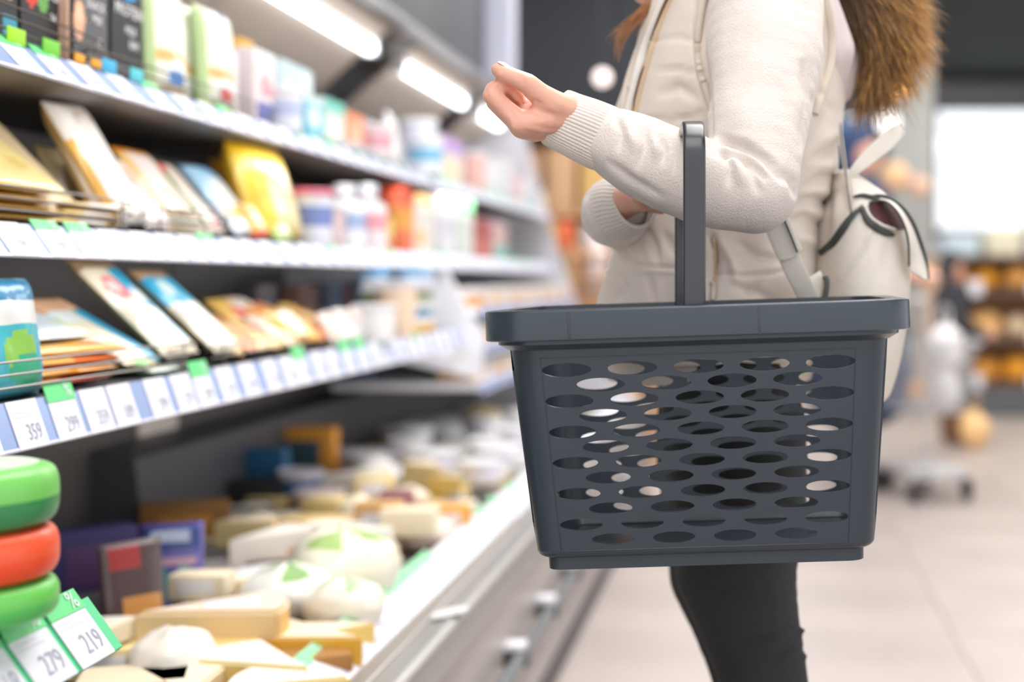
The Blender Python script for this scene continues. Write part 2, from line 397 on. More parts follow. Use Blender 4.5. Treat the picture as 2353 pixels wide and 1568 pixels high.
def shelf(label, zs, xtop, xbot, zbot, ya, yb, back=XB, tags=True, pitch=(.072, .104), headp=.25, board=M_dgrey, tw=.064, texts=('219', '279', '299', '359', '189'), headh=.30):
    s = empty('display_shelf', (xtop, ya, zs)); tag(s, label, 'shelf')
    inv = Matrix.Translation(-Vector(s.location))
    def sp(name, mb, m, **k):
        o = mb.build(name, m, s, **k); o.matrix_parent_inverse = inv; return o
    sp('shelf_board', MB().bbox(back, xtop-.001, ya, yb, zs-.022, zs-.001, .003), board)
    t = Vector((xtop-xbot, zs-zbot)).normalized(); n = Vector((t.y, -t.x)) * .002
    pr = [(xtop, zs+.001), (xbot, zbot), (xbot-.0035, zbot+.001), (xtop-.006, zs-.006)]
    r = sp('price_rail', MB().prism(pr, ya, yb), M_rail)
    sp('rail_edge', MB().tube([(xbot-.001, ya, zbot), (xbot-.001, yb, zbot)], .0028, 6), mat('rail_edge_clear', (205, 205, 228), .2))
    if tags:
        ms = [tagmesh('', tw, (xtop, zs), (xbot, zbot), 0, tx) for tx in texts] ; mh = [tagmesh('', tw, (xtop, zs), (xbot, zbot), headh, tx) for tx in texts[:3]]
        y = ya + .04; i = 0
        while y < yb - .04:
            me = random.choice(mh) if random.random() < headp else random.choice(ms)
            o = link('price_tag', me, r); o.matrix_parent_inverse = Matrix(); o.location = (xbot, y, zbot)
            o.rotation_euler = (0, 0, 0); y += random.uniform(*pitch); i += 1
    return s
M_shelfw = mat('shelf_underside', (78, 72, 66), .5, .1, noise_s=3, noise_a=.08)
ZT, ZM, ZL = 1.264, 1.038, .825
shelf('upper grey shelf with white price tags along its blue rail', ZT, -.935, -.90, 1.226, 1.2, 6.3, headp=.42, board=M_shelfw, headh=.20, pitch=(.088, .122), tw=.060)
shelf('middle shelf of the dairy case, its rail full of white price tags', ZM, -.93, -.902, .998, 1.2, 6.3, headp=.18, headh=.16, pitch=(.080, .112))
shelf('lower shelf of the dairy case with a thick rail of price tags', ZL, -.868, -.85, .772, 1.05, 4.09, headp=.22, pitch=(.075, .115), tw=.068)
for zz, lb in ((.885, 'short upper white shelf at the far end of the case'), (.775, 'short middle white shelf at the far end of the case'), (.665, 'short lower white shelf at the far end of the case')):
    shelf(lb, zz, -.805, -.80, zz-.028, 4.14, 6.3, tags=False, board=M_white, back=-1.24)
# slanted rail of the bottom tray
shelf_r = empty('price_rail', (-.64, Y0, .425)); tag(shelf_r, 'long slanted white price rail at the front of the cheese tray', 'price rail')
rr = MB().prism([(-.640, .428), (-.578, .396), (-.582, .391), (-.645, .42)], Y0, Y1).build('rail_strip', M_white, shelf_r); rr.matrix_parent_inverse = Matrix.Translation(-Vector(shelf_r.location))
bt = [tagmesh('', .074, (-.640, .428), (-.578, .396), h, t_) for h, t_ in ((.20, '279'), (.20, '219'), (.20, '359'), (0, '189'))]
for m_ in bt[:3]: m_.materials[1] = mat('tag_green_pale', (120, 205, 145), .45)
y = 1.5
while y < 6.25:
    o = link('price_tag', random.choice(bt[:3]) if random.random() < (.9 if y < 2.8 else .3) else bt[3], rr); o.matrix_parent_inverse = Matrix(); o.location = (-.578, y, .396); y += .078
# raised rack with a tag rail at the near left
rk = empty('cheese_rack', (-.68, 1.0, .40)); tag(rk, 'raised black rack with large green-headed price tags, nearest the camera', 'rack')
inv = Matrix.Translation(-Vector(rk.location))
def rp(name, mb, m, **k): o = mb.build(name, m, rk, **k); o.matrix_parent_inverse = inv; return o
rp('rack_board', MB().bbox(-.86, -.652, .92, 1.385, .632, .644, .003), M_rubber)
for yy in (.95, 1.36):
    for xx in (-.84, -.67): rp('leg', MB().bbox(xx-.008, xx+.008, yy-.008, yy+.008, .400, .633, .002), M_rubber)
r = rp('rail_strip', MB().prism([(-.652, .660), (-.618, .612), (-.622, .608), (-.658, .652)], .92, 1.385), mat('green_rail', (70, 190, 130), .4))
bm_ = [tagmesh('', .064, (-.652, .660), (-.618, .612), .22, t_) for t_ in ('279', '219')]
for i in range(6):
    o = link('price_tag', bm_[i % 2], r); o.matrix_parent_inverse = Matrix(); o.location = (-.618, .960 + .0745*i, .612)

# wire guards on the shelf fronts
def guard(label, x, z, ya, yb, h, levels=2):
    mb = MB(); r = .0016
    for k in range(levels):
        zz = z + h * (k+1)/levels
        pts = [(x-.03, ya, zz-.012), (x, ya+.006, zz), (x, yb-.006, zz), (x-.03, yb, zz-.012)]
        mb.tube(catmull(pts, 4), r, 6)
    for yy in (ya+.006, yb-.006): mb.tube([(x, yy, z), (x, yy, z+h)], r, 6)
    tag(mb.build('wire_guard', M_wire), label, 'wire guard')
guard('thin wire guard in front of the black packs on the upper shelf', -.938, ZT+.001, 1.45, 2.02, .045, 3)
guard('wire guard in front of the green and yellow pouches on the upper shelf', -.938, ZT+.001, 2.05, 2.75, .03, 2)
guard('wire guard holding the stacked yellow cheese slices', -.935, ZM+.001, 1.4, 2.10, .045, 3)
guard('wire guard beside the tall cream pack on the middle shelf', -.935, ZM+.001, 2.22, 2.52, .04, 2)
guard('wire guard in front of the orange packs on the lower shelf', -.872, ZL+.001, 1.3, 2.17, .045, 3)
guard('short wire guard beside the blue and cream packs on the lower shelf', -.872, ZL+.001, 2.32, 2.75, .035, 2)

# ------------------------------------------------------------------ products
def painter(base, shapes=()):
    def f(u, v):
        c = base(u, v) if callable(base) else base
        for s in shapes:
            k = s[0]
            if k == 'r' and s[1] <= u <= s[3] and s[2] <= v <= s[4]: c = s[5]
            elif k == 'e' and ((u-s[1])/s[3])**2 + ((v-s[2])/s[4])**2 <= 1: c = s[5]
        return c
    return f
def pillow(mb, wd, h, t, paint, p=2.2, q=3, back=None, nu=14, nv=16, wob=.0, seed=0):
    """film pouch or soft slab, front = -y, base at z=0"""
    v = []; f = []; c = []
    for side in (-1, 1):
        o = len(v)
        for j in range(nv+1):
            for i in range(nu+1):
                u, w_ = i/nu, j/nv
                pr = max(0, 1-abs(2*u-1)**p)**.5 * max(0, 1-abs(2*w_-1)**q)**.5
                nz = noise.noise(Vector((u*4+seed, w_*4, side*3+seed)))*wob
                sx = 1 - .06*(1-pr)*0
                v.append(((u-.5)*wd*sx, side*(pr*t/2 + nz*pr + .0006), w_*h + nz*.5))
        for j in range(nv):
            for i in range(nu):
                a = o+j*(nu+1)+i; q4 = (a, a+1, a+nu+2, a+nu+1)
                f.append(q4 if side < 0 else q4[::-1]); u, w_ = (i+.5)/nu, (j+.5)/nv
                c.append(paint(u, w_) if side < 0 or back is None else back)
    n = (nu+1)*(nv+1)
    for j in range(nv):
        for e in (0, nu):
            a = j*(nu+1)+e; b = a+nu+1; q4 = (a, b, b+n, a+n); f.append(q4 if e == 0 else q4[::-1]); c.append(paint(.02 if e == 0 else .98, (j+.5)/nv))
    for i in range(nu):
        for e in (0, nv):
            a = e*(nu+1)+i; q4 = (a, a+1, a+1+n, a+n); f.append(q4[::-1] if e == 0 else q4); c.append(paint((i+.5)/nu, .02 if e == 0 else .98))
    return mb.add(v, f, c)
def slab(mb, wd, d, h, paint, side, n=12, top=None, r=.003):
    """card box with a printed front (-y)"""
    for i in range(n):
        for j in range(n):
            u0, u1, v0, v1 = i/n, (i+1)/n, j/n, (j+1)/n
            mb.add([((u-.5)*wd, -.0004, v*h) for u, v in ((u0, v0), (u1, v0), (u1, v1), (u0, v1))], [(0, 1, 2, 3)], [paint((u0+u1)/2, (v0+v1)/2)])
    mb.bbox(-wd/2, wd/2, 0, d, 0, h, r, side)
    if top: mb.bbox(-wd/2+.001, wd/2-.001, .001, d-.001, h-.001, h+.0006, .0005, top)
    return mb
NAMES_N = {}
def prod(kind, label, cat, build, loc, rot=(0, 0, PI/2), group=None, m=FILM, parts=(), scale=1):
    mb = MB(); build(mb); o = mb.build(kind, m); o.location = loc; o.rotation_euler = rot
    if scale != 1: o.scale = (scale,)*3
    tag(o, label, cat, group)
    for pn, pb, pm in parts:
        q = MB(); pb(q); q.build(pn, pm, o)
    return o
def Yof(x, X): return F * X / (x - CX)        # X negative
def zof(y, Y): return EYE - (y - CY) * Y / F
def row(x1, x2, X): a, b = Yof(x1, X), Yof(x2, X); return (a+b)/2, abs(b-a)

W = (240, 240, 240)
# ---- upper shelf: black protein packs
XF = -.965
def blackpack(x1, x2, h, shapes, label, txt, base=(30, 31, 36), tc=0):
    Yc, wd = row(x1, x2, XF)
    def b(mb): slab(mb, wd*.94, .05, h, painter(base, shapes), (38, 38, 42), n=26)
    def t(mb):
        for k, (s, sz, zz, uu) in enumerate(txt):
            vs, fs = text_mesh(s, sz, sz*.012)
            mb.add([(p.x + uu*wd, -.0014, p.y + zz*h) for p in vs], fs, W)
    return prod('food_pack', label, 'food pack', b, (XF, Yc, ZT), parts=(('print', t, CARD),), m=CARD)
blackpack(-75, 42, .17, [('e', .80, .55, .16, .17, (196, 160, 110)), ('e', .80, .55, .09, .1, (245, 225, 190)), ('r', .7, .12, 1, .25, (60, 160, 190))], 'black pack with a golden badge at the left edge of the upper shelf', [('PROTEIN', .022, .8, 0)])
blackpack(44, 150, .17, [('e', .24, .56, .17, .16, (226, 60, 36)), ('e', .50, .50, .11, .13, (110, 170, 80)), ('e', .25, .66, .05, .04, (90, 140, 60))], 'black pack printed with a red tomato, on the upper shelf', [('PROTEIN', .021, .82, .16), ('TOMATO', .020, .68, .18), ('BASIL', .020, .54, .22), ('24', .016, .36, .2)])
blackpack(165, 249, .165, [('e', .17, .45, .16, .18, (235, 178, 140)), ('e', .17, .5, .09, .1, (244, 205, 170)), ('r', .05, .08, .6, .16, (170, 172, 178))], 'dark pack lettered PROTEIN with a pale egg picture, on the upper shelf', [('PROTEIN', .026, .84, .07), ('SNACK', .018, .62, .12), ('MIX', .018, .5, .16), ('15', .018, .3, .2)], base=(92, 92, 96))
blackpack(253, 328, .155, [('e', .55, .97, .3, .12, (40, 150, 220)), ('r', .1, .1, .8, .2, (90, 95, 105))], 'black pack with blue top and white lettering, on the upper shelf', [('PROTEIN', .024, .74, .05), ('MILK', .018, .55, .1), ('BAR', .018, .42, .2)], base=(34, 36, 42))
prod('divider_strip', 'narrow copper divider strip between the black packs', 'divider', lambda mb: mb.bbox(-.004, .004, 0, .05, 0, .165, .001, (205, 165, 140)), (XF+.012, Yof(157, XF+.012), ZT), m=CARD)
# small coloured clips at the rail
for k, (x, c, lb) in enumerate([(50, (165, 230, 30), 'lime green'), (130, (120, 210, 60), 'green'), (262, (60, 180, 225), 'light blue'), (325, (90, 205, 215), 'turquoise')]):
    Yc = Yof(x, -.925)
    prod('shelf_clip', f'{lb} flag clipped behind the upper price rail', 'clip', lambda mb: mb.bbox(-.022, .022, 0, .002, -.002, .018, .0008, c), (-.931, Yc, ZT+.003), m=CARD)
for k, x in enumerate((195, 233)):
    prod('shelf_clip', 'small orange tab below the black packs', 'clip', lambda mb: mb.bbox(-.014, .014, 0, .003, 0, .012, .001, (245, 170, 30)), (-.931, Yof(x, -.925), ZT+.003), m=CARD, group='orange tabs')
# ---- upper shelf: pouches
def cheesepouch(x1, x2, ytop, label, blue=True, low=(70, 140, 215), X=-.965, tilt=.06):
    Yc, wd = row(x1, x2, X); h = zof(ytop, Yc) - ZT
    sh = [('r', 0, 0, .09, 1, (198, 222, 160)), ('r', .91, 0, 1, 1, (150, 205, 140)), ('r', .1, .30, .9, .40, (228, 190, 120)), ('e', .5, .2, .28, .12, (250, 252, 255)), ('e', .5, .17, .2, .08, low), ('e', .5, .5, .1, .04, (190, 160, 215)), ('r', .08, 0, .92, .06, (240, 200, 110))]
    if blue: sh.append(('r', .42, .82, .60, 1, (40, 90, 215)))
    return prod('snack_pouch', label, 'pouch', lambda mb: pillow(mb, wd, h, .045, painter((243, 242, 225), sh), 2.6, 6, nu=24, nv=30, wob=.002, seed=x1), (X, Yc, ZT+.001), (-tilt, 0, PI/2))
cheesepouch(335, 420, -25, 'large white and yellow pouch with a blue tab, beside the black packs')
cheesepouch(400, 452, 10, 'pale green-edged pouch half behind the large blue-tabbed pouch', False, (150, 200, 235), X=-1.0)
cheesepouch(458, 532, 26, 'shorter white and yellow pouch with red seal, second with a blue tab', True, (225, 90, 80))
def simplebox(x1, x2, ytop, base, shapes, label, X=-.965, kind='carton', zs=ZT, d=.05, cat='carton', dz=0, group=None):
    Yc, wd = row(x1, x2, X); h = zof(ytop, Yc) - zs - dz
    return prod(kind, label, cat, lambda mb: slab(mb, wd*.93, d, h, painter(base, shapes), base if not callable(base) else W), (X, Yc, zs+dz), m=CARD, group=group)
def tub(x1, x2, ytop, base, label, cap=(245, 245, 248), band=None, X=-.97, zs=ZT, capk='lid', neck=False, dz=0, group=None, flare=1.06):
    Yc, wd = row(x1, x2, X); h = zof(ytop, Yc) - zs - dz; r = min(wd*.46, .05)
    if neck:
        prof = [(r*.92, 0, base), (r, .004, base), (r, h*.3, base), (r, h*.3+.001, band or base), (r, h*.55, band or base), (r, h*.551, base), (r*.95, h*.66, base), (r*.5, h*.8, base), (r*.45, h*.86, base)]
        cp = [(r*.55, h*.83), (r*.55, h*.98), (r*.5, h)]
    else:
        prof = [(r*.88, 0, base), (r*.9, .003, base), (r*.93, h*.35, band or base), (r*.97, h*.7, base), (r*.97, h*.93, base)]
        cp = [(r*flare, h*.90), (r*flare, h*.985), (r*flare*.95, h)]
    return prod('bottle' if neck else 'tub', label, 'bottle' if neck else 'tub', lambda mb: mb.lathe(prof, 28), (X, Yc, zs+dz), m=WAX, group=group,
        parts=((('cap' if neck else 'lid'), lambda mb: mb.lathe([(a, b, cap) for a, b in cp], 24), WAX),))
simplebox(515, 547, 118, (240, 238, 240), [('r', 0, .2, .4, .8, (170, 195, 230))], 'narrow white carton between the pouches and the gold carton')
simplebox(550, 585, 92, (225, 175, 70), [('r', .0, .1, .5, .8, (238, 205, 130))], 'gold carton among the goods of the upper shelf', X=-1.0)
simplebox(580, 632, 118, (244, 228, 230), [('e', .6, .55, .3, .16, (240, 170, 175)), ('r', .2, .1, .9, .32, (120, 130, 205)), ('r', 0, .85, 1, 1, (250, 250, 250))], 'white and pink carton with a lilac band, right of the gold carton')
tub(636, 668, 205, (235, 238, 245), 'white tub in front of the turquoise cartons', band=(190, 200, 230), X=-.955)
simplebox(640, 720, 150, (206, 228, 235), [('e', .3, .6, .2, .15, (250, 250, 250)), ('r', 0, 0, 1, .25, (140, 210, 225)), ('e', .8, .8, .15, .1, (250, 250, 252))], 'tall pale turquoise carton on the upper shelf', X=-.99)
simplebox(700, 742, 222, (120, 200, 220), [('e', .5, .55, .35, .2, (235, 245, 248)), ('r', 0, .8, 1, 1, (215, 235, 235))], 'smaller turquoise carton with a white oval')
simplebox(744, 795, 232, (216, 228, 220), [('r', 0, .78, 1, 1, (120, 205, 190)), ('e', .5, .35, .3, .2, (248, 240, 225))], 'off-white carton with a green top, left of the orange one')
simplebox(797, 838, 262, (248, 152, 112), [('e', .5, .5, .3, .3, (250, 190, 160))], 'bright orange carton on the upper shelf', X=-.96)
tub(842, 872, 288, (238, 205, 210), 'pink and white tub right of the orange carton', band=(215, 160, 170))
prod('snack_pouch', 'white pouch leaning over between the pink tub and the lilac tub', 'pouch', lambda mb: pillow(mb, .10, .14, .03, painter((246, 246, 248), [('r', 0, 0, 1, .12, (150, 170, 120))]), 2.5, 5), (-.96, Yof(900, -.96), ZT), (-.1, .32, PI/2))
tub(930, 995, 275, (226, 226, 240), 'wide white and lilac tub on the upper shelf', band=(205, 200, 235))
tub(955, 1000, 318, (236, 244, 250), 'white tub with blue print under the lilac tub', band=(120, 190, 225), X=-.945, cap=(250, 250, 250))
simplebox(1012, 1066, 318, (240, 226, 214), [('r', 0, .68, 1, 1, (200, 165, 225)), ('e', .5, .35, .3, .2, (250, 235, 200))], 'cream carton with a lilac top, on the upper shelf')
tub(1068, 1096, 350, (245, 195, 185), 'salmon pink tub near the far end of the upper shelf')
tub(1098, 1130, 362, (238, 238, 242), 'white tub near the far end of the upper shelf, after the salmon one', cap=(225, 225, 235))
tub(1132, 1158, 372, (225, 228, 232), 'last pale tub at the far end of the upper shelf', cap=(250, 250, 250))
for k in range(5):
    simplebox(1162+k*19, 1178+k*19, 385+k*14, [(238, 236, 240), (226, 190, 196), (240, 238, 238), (190, 205, 225), (244, 236, 226)][k], [], ['white', 'dusty pink', 'off-white', 'pale blue', 'cream'][k] + ' carton at the very far end of the upper shelf')
for k in range(7):     # white pots right behind the rail
    x = 735 + k*36
    tub(x, x+30, 318 + k*13, (246, 246, 248), 'small white pot right behind the upper price rail', X=-.955, group='white pots behind the upper rail', cap=(250, 250, 252))
fill = [((240, 240, 244), (150, 190, 220)), ((200, 225, 235), (240, 240, 240)), ((245, 215, 210), (210, 120, 120)), ((235, 232, 215), (150, 190, 130)), ((225, 215, 240), (160, 140, 210))]
for k in range(14):     # second row on the upper shelf
    x = 560 + k*42; c, b = fill[k % 5]
    Yc = Yof(x, -1.13)
    simplebox(x, x+38, zof(0, 1) and (CY - (ZT + .13 + .03*random.random() - EYE)*F/Yc), c, [('r', 0, .3, 1, .55, b)], 'pale carton in the rear row of the upper shelf', X=-1.13, group='rear cartons on the upper shelf')

# ---- middle shelf
def flatpack(label, x, X, z, wd, L, t, ang, base, shapes, side, yaw=0, kind='cheese_pack', cat='cheese pack', p=8, q=8, rollx=0, group=None):
    """pack lying or leaning back by ang from vertical"""
    return prod(kind, label, cat, lambda mb: pillow(mb, wd, L, t, painter(base, shapes), p, q, back=side, nu=18, nv=22, wob=.0015, seed=x*.7), (X, Yof(x, X), z), (-ang, rollx, PI/2+yaw), group=group)
R = math.radians
YEL = (246, 226, 150)
for k in range(4):
    flatpack('flat yellow cheese slice pack stacked behind the wire guard', 60, -.955+.006*k, ZM+.011+.0125*k, .22-.012*k, .13, .011, R(88), (238, 205, 120), [('r', 0, 0, 1, .12, (226, 180, 90))], (225, 175, 95), yaw=.03*k, group='stacked slices left of the middle shelf')
for k in range(3):
    flatpack('flat yellow cheese slice pack stacked beside the cream bag', 215+k*12, -.955, ZM+.011+.0125*k, .14, .12, .011, R(88), (236, 206, 140), [('r', .2, 0, .8, .2, (245, 240, 235))], (220, 170, 90), yaw=-.04*k, group='stacked slices beside the cream pack')
flatpack('pale yellow cheese slice pack leaning back at the left edge', 70, -.97, ZM+.05, .21, .155, .012, R(52), YEL, [('e', .3, .6, .14, .12, (224, 190, 100)), ('e', .7, .35, .12, .1, (228, 198, 110)), ('e', .55, .75, .1, .08, (232, 200, 115)), ('r', 0, .93, 1, 1, (240, 190, 50))], (200, 140, 70))
flatpack('beige cheese slice pack leaning behind the pale yellow one', 140, -.99, ZM+.03, .13, .19, .012, R(44), (228, 205, 165), [('r', 0, .9, 1, 1, (214, 186, 130))], (186, 126, 60))
flatpack('small folded beige pack behind the tall cream pack', 190, -1.06, ZM+.02, .08, .13, .02, R(25), (214, 190, 140), [], (206, 178, 120))
flatpack('tall cream cheese bag standing highest on the middle shelf', 305, -.965, ZM+.015, .115, .215, .030, R(30), (243, 236, 228), [('e', .55, .84, .22, .09, (214, 190, 180)), ('e', .57, .81, .17, .07, (243, 236, 228)), ('r', .15, .15, .75, .5, (246, 226, 208)), ('r', 0, 0, .06, .7, (238, 180, 70))], (232, 190, 110), p=5, q=9, rollx=-.06)
flatpack('beige underside pack pressed behind the tall cream bag', 262, -.985, ZM+.015, .08, .20, .03, R(27), (226, 208, 184), [], (222, 186, 130), p=4)
flatpack('white and pink cheese pack with a teal top edge', 372, -.965, ZM+.012, .12, .15, .02, R(40), (245, 232, 228), [('r', 0, .93, .7, 1, (130, 210, 190)), ('r', .2, .6, .8, .8, (238, 200, 180)), ('r', .1, .1, .9, .5, (248, 244, 244))], (236, 226, 220), p=5)
flatpack('cream cheese pack with an orange top edge', 440, -.965, ZM+.012, .13, .178, .018, R(38), (246, 226, 204), [('r', 0, .9, 1, 1, (236, 150, 40)), ('r', .2, .5, .8, .85, (248, 236, 232)), ('r', 0, 0, .1, .9, (236, 190, 120))], (230, 180, 110), p=6)
flatpack('narrow cheese pack with red and green edges', 500, -.962, ZM+.012, .07, .165, .016, R(40), (238, 226, 214), [('r', 0, .8, .35, .95, (214, 80, 50)), ('r', 0, .1, .12, .8, (120, 140, 80)), ('r', .3, .05, .8, .2, (226, 80, 70))], (190, 90, 60))
flatpack('light blue and white cheese pouch leaning beside the yellow bag', 575, -.962, ZM+.012, .135, .17, .03, R(40), (226, 234, 244), [('r', 0, .78, 1, 1, (150, 205, 240)), ('r', 0, .45, .3, .95, (170, 212, 240)), ('e', .25, .3, .18, .14, (245, 200, 110)), ('r', .7, 0, 1, .3, (220, 235, 190))], (200, 222, 240), p=3.5)
flatpack('big bright yellow cheese bag on the middle shelf', 640, -.975, ZM+.005, .25, .205, .08, R(18), (246, 212, 78), [('r', .25, .08, .8, .55, (246, 230, 170)), ('r', 0, .88, 1, 1, (240, 190, 30)), ('r', .78, .05, .9, .6, (232, 205, 110))], (240, 180, 40), p=3, q=5)
flatpack('orange-yellow bag slumped behind the bright yellow one', 600, -1.08, ZM+.005, .15, .20, .05, R(25), (226, 160, 50), [], (226, 150, 50), p=3, q=4)
for k in range(4):
    flatpack('flat white and cream pack in the middle shelf stack', 430+4*k, -.955, ZM+.009+.011*k, .12, .11, .010, R(88), (240, 225, 205), [], (238, 215, 180) if k % 2 else (200, 235, 220), yaw=.03*k, group='low stack on the middle shelf')
flatpack('small round-cornered orange and white pack low behind the rail', 600, -.95, ZM+.006, .07, .075, .03, R(30), (244, 190, 100), [('e', .5, .5, .25, .25, (248, 240, 226)), ('r', 0, 0, 1, .2, (228, 90, 60))], (226, 120, 60), p=4)
flatpack('pale green pack low behind the rail under the yellow bag', 652, -.948, ZM+.004, .08, .06, .03, R(30), (200, 225, 150), [('e', .5, .5, .25, .3, (250, 246, 235))], (120, 170, 70), p=4)
tub(692, 732, 436, (232, 234, 246), 'round white tub with a pink lid, right of the yellow bag', cap=(238, 120, 150), band=(120, 140, 200), X=-.97, zs=ZM)
tub(735, 763, 470, (226, 200, 200), 'low pinkish tub after the pink-lidded tub', cap=(245, 245, 248), X=-.965, zs=ZM)
tub(766, 815, 425, (236, 236, 246), 'white-capped dairy bottle, left of the pair', neck=True, band=(160, 180, 215), X=-.97, zs=ZM)
tub(818, 866, 425, (240, 226, 230), 'white-capped dairy bottle with a pink band, right of the pair', neck=True, band=(236, 160, 170), X=-.97, zs=ZM, cap=(235, 238, 245))
tub(872, 945, 434, (250, 130, 90), 'big red and orange tub standing out on the middle shelf', cap=(244, 84, 44), band=(248, 170, 80), X=-.98, zs=ZM)
simplebox(862, 905, 500, (248, 222, 130), [('r', 0, 0, 1, .4, (240, 140, 90))], 'small yellow and orange carton before the red tub', X=-.95, zs=ZM, d=.03)
simplebox(948, 1000, 450, (246, 242, 235), [('r', 0, .8, 1, 1, (240, 190, 120)), ('r', .1, .2, .6, .4, (250, 210, 150))], 'white carton with a tan top, right of the red tub', zs=ZM)
simplebox(1008, 1050, 450, (240, 240, 244), [('r', .2, .3, .8, .6, (226, 226, 236))], 'plain white carton before the green-topped one', zs=ZM)
simplebox(1053, 1088, 455, (232, 240, 232), [('r', 0, .72, 1, 1, (110, 205, 130))], 'white carton with a green top on the middle shelf', zs=ZM)
simplebox(1090, 1130, 505, (214, 120, 112), [('r', 0, .5, 1, 1, (180, 90, 90))], 'dull red carton near the far end of the middle shelf', zs=ZM)
simplebox(1132, 1165, 515, (226, 190, 190), [('r', 0, 0, 1, .4, (150, 205, 195))], 'pinkish carton at the far end of the middle shelf', zs=ZM)
for k in range(12):
    x = 690 + k*40; c, b = fill[(k+2) % 5]; Yc = Yof(x, -1.12)
    simplebox(x, x+36, CY - (ZM + .10 + .02*random.random() - EYE)*F/Yc, c, [('r', 0, .3, 1, .6, b)], 'pale carton in the rear row of the middle shelf', X=-1.12, zs=ZM, group='rear cartons on the middle shelf')

# ---- lower shelf
def lower(*a, **k): return flatpack(*a, **k)
prod('snack_pouch', 'turquoise pouch with a green leaf, standing at the left edge of the lower shelf', 'pouch', lambda mb: pillow(mb, .15, .145, .05, painter((70, 190, 205), [('r', 0, .62, 1, .78, (238, 238, 235)), ('r', 0, .78, 1, 1, (20, 130, 175)), ('e', .5, .38, .25, .16, (150, 210, 90)), ('e', .6, .22, .3, .12, (60, 185, 140)), ('r', .8, 0, 1, .6, (20, 180, 215))]), 2.6, 5, wob=.003, nu=20, nv=20), (-.90, Yof(15, -.90), ZL+.001), (-.12, 0, PI/2))
for k, (c, lb) in enumerate([((190, 70, 50), 'dark red flat pack at the bottom of the orange stack'), ((242, 160, 50), 'orange flat pack second from the bottom of the orange stack'), ((236, 120, 60), 'orange-red flat pack in the middle of the orange stack'), ((246, 176, 60), 'bright orange flat pack on top of the orange stack')]):
    lower(lb, 150+12*k, -.90, ZL+.009+.013*k, .27-.02*k, .15, .012, R(86), c, [('r', .1, 0, .5, .3, (246, 190, 110)), ('r', .6, .1, .9, .2, (214, 60, 50))], c, yaw=-.05*k)
lower('blue and white cheese pack lying on the orange stack', 150, -.935, ZL+.065, .17, .17, .016, R(72), (222, 234, 242), [('r', 0, .55, 1, 1, (20, 105, 165)), ('r', 0, .45, .8, .56, (120, 180, 215)), ('r', .75, 0, 1, .25, (220, 236, 190))], (180, 190, 195))
cp = (244, 232, 205); bl = (40, 165, 205)
lower('cream and blue cheese pack leaning, leftmost of the three tilted packs', 330, -.905, ZL+.02, .115, .19, .020, R(60), cp, [('r', .6, .0, 1, .75, bl), ('r', 0, .75, 1, .9, (240, 190, 150)), ('r', 0, .9, 1, 1, (150, 110, 80)), ('r', .0, .55, .5, .72, (226, 236, 236))], (196, 186, 130))
lower('cream and blue cheese pack with a pink circle, middle of the tilted packs', 420, -.90, ZL+.025, .125, .215, .020, R(46), cp, [('r', .55, .45, 1, .88, bl), ('e', .32, .66, .25, .13, (238, 120, 130)), ('e', .3, .67, .13, .06, (250, 215, 210)), ('r', .7, .1, 1, .45, (190, 225, 238)), ('r', 0, .88, 1, 1, (176, 146, 112)), ('e', .75, .58, .14, .08, (236, 240, 240))], (206, 190, 120))
lower('blue and cream cheese pack, rightmost of the tilted packs', 525, -.90, ZL+.022, .115, .20, .020, R(47), (240, 232, 210), [('r', 0, .55, 1, .88, (60, 175, 215)), ('e', .35, .72, .2, .1, (220, 235, 230)), ('r', 0, .88, 1, 1, (196, 160, 120)), ('r', .2, .05, .8, .2, (248, 250, 250))], (206, 186, 110))
lower('flat green and white pack at the rail below the tilted packs', 385, -.892, ZL+.006, .10, .09, .010, R(87), (170, 225, 180), [('r', 0, 0, 1, .3, (235, 245, 235))], (110, 205, 140))
lower('flat yellow-green pack on the green one at the rail', 350, -.90, ZL+.018, .10, .09, .012, R(84), (244, 214, 150), [('r', 0, 0, .4, 1, (150, 215, 140))], (240, 190, 110), yaw=.2)
oc = [((246, 184, 84), (240, 226, 205)), ((236, 140, 84), (246, 200, 120)), ((248, 214, 150), (238, 150, 90)), ((244, 200, 110), (226, 100, 70)), ((240, 214, 190), (246, 160, 80))]
for k in range(14):
    x = 560 + (k % 7)*30 + 8*(k//7); c, c2 = oc[k % 5]
    lower('orange and cream cheese pack in the lower shelf pile', x, -.905-.06*(k//7), ZL+.012+.02*(k//7)+.01*random.random(), .11, .11, .022, R(random.uniform(52, 80)), c, [('r', .2, .3, .8, .7, c2), ('e', .7, .75, .2, .15, (250, 246, 240))], c, yaw=random.uniform(-.3, .3), group='orange pile on the lower shelf', p=4, q=4)
for k in range(6):
    x = 770 + k*17
    lower('whitish cheese pack standing before the peach jar', x, -.90-.02*(k % 2), ZL+.003, .09, .075+.015*random.random(), .03, R(random.uniform(10, 40)), (240, 228, 222), [('r', .1, .1, .7, .5, [(246, 180, 140), (226, 220, 235), (250, 246, 240)][k % 3])], (238, 214, 196), yaw=random.uniform(-.3, .3), group='whitish packs on the lower shelf', p=3.5, q=4)
tub(868, 950, 662, (246, 216, 188), 'round peach-coloured jar on the lower shelf', cap=(240, 214, 190), X=-.90, zs=ZL, flare=1.0)
tub(838, 880, 700, (246, 246, 246), 'white tub beside the peach jar', X=-.885, zs=ZL)
stk = [(236, 180, 60), (240, 240, 242), (60, 150, 195), (244, 244, 246), (120, 130, 70), (238, 238, 242), (232, 236, 246), (70, 160, 215)]
z = ZL
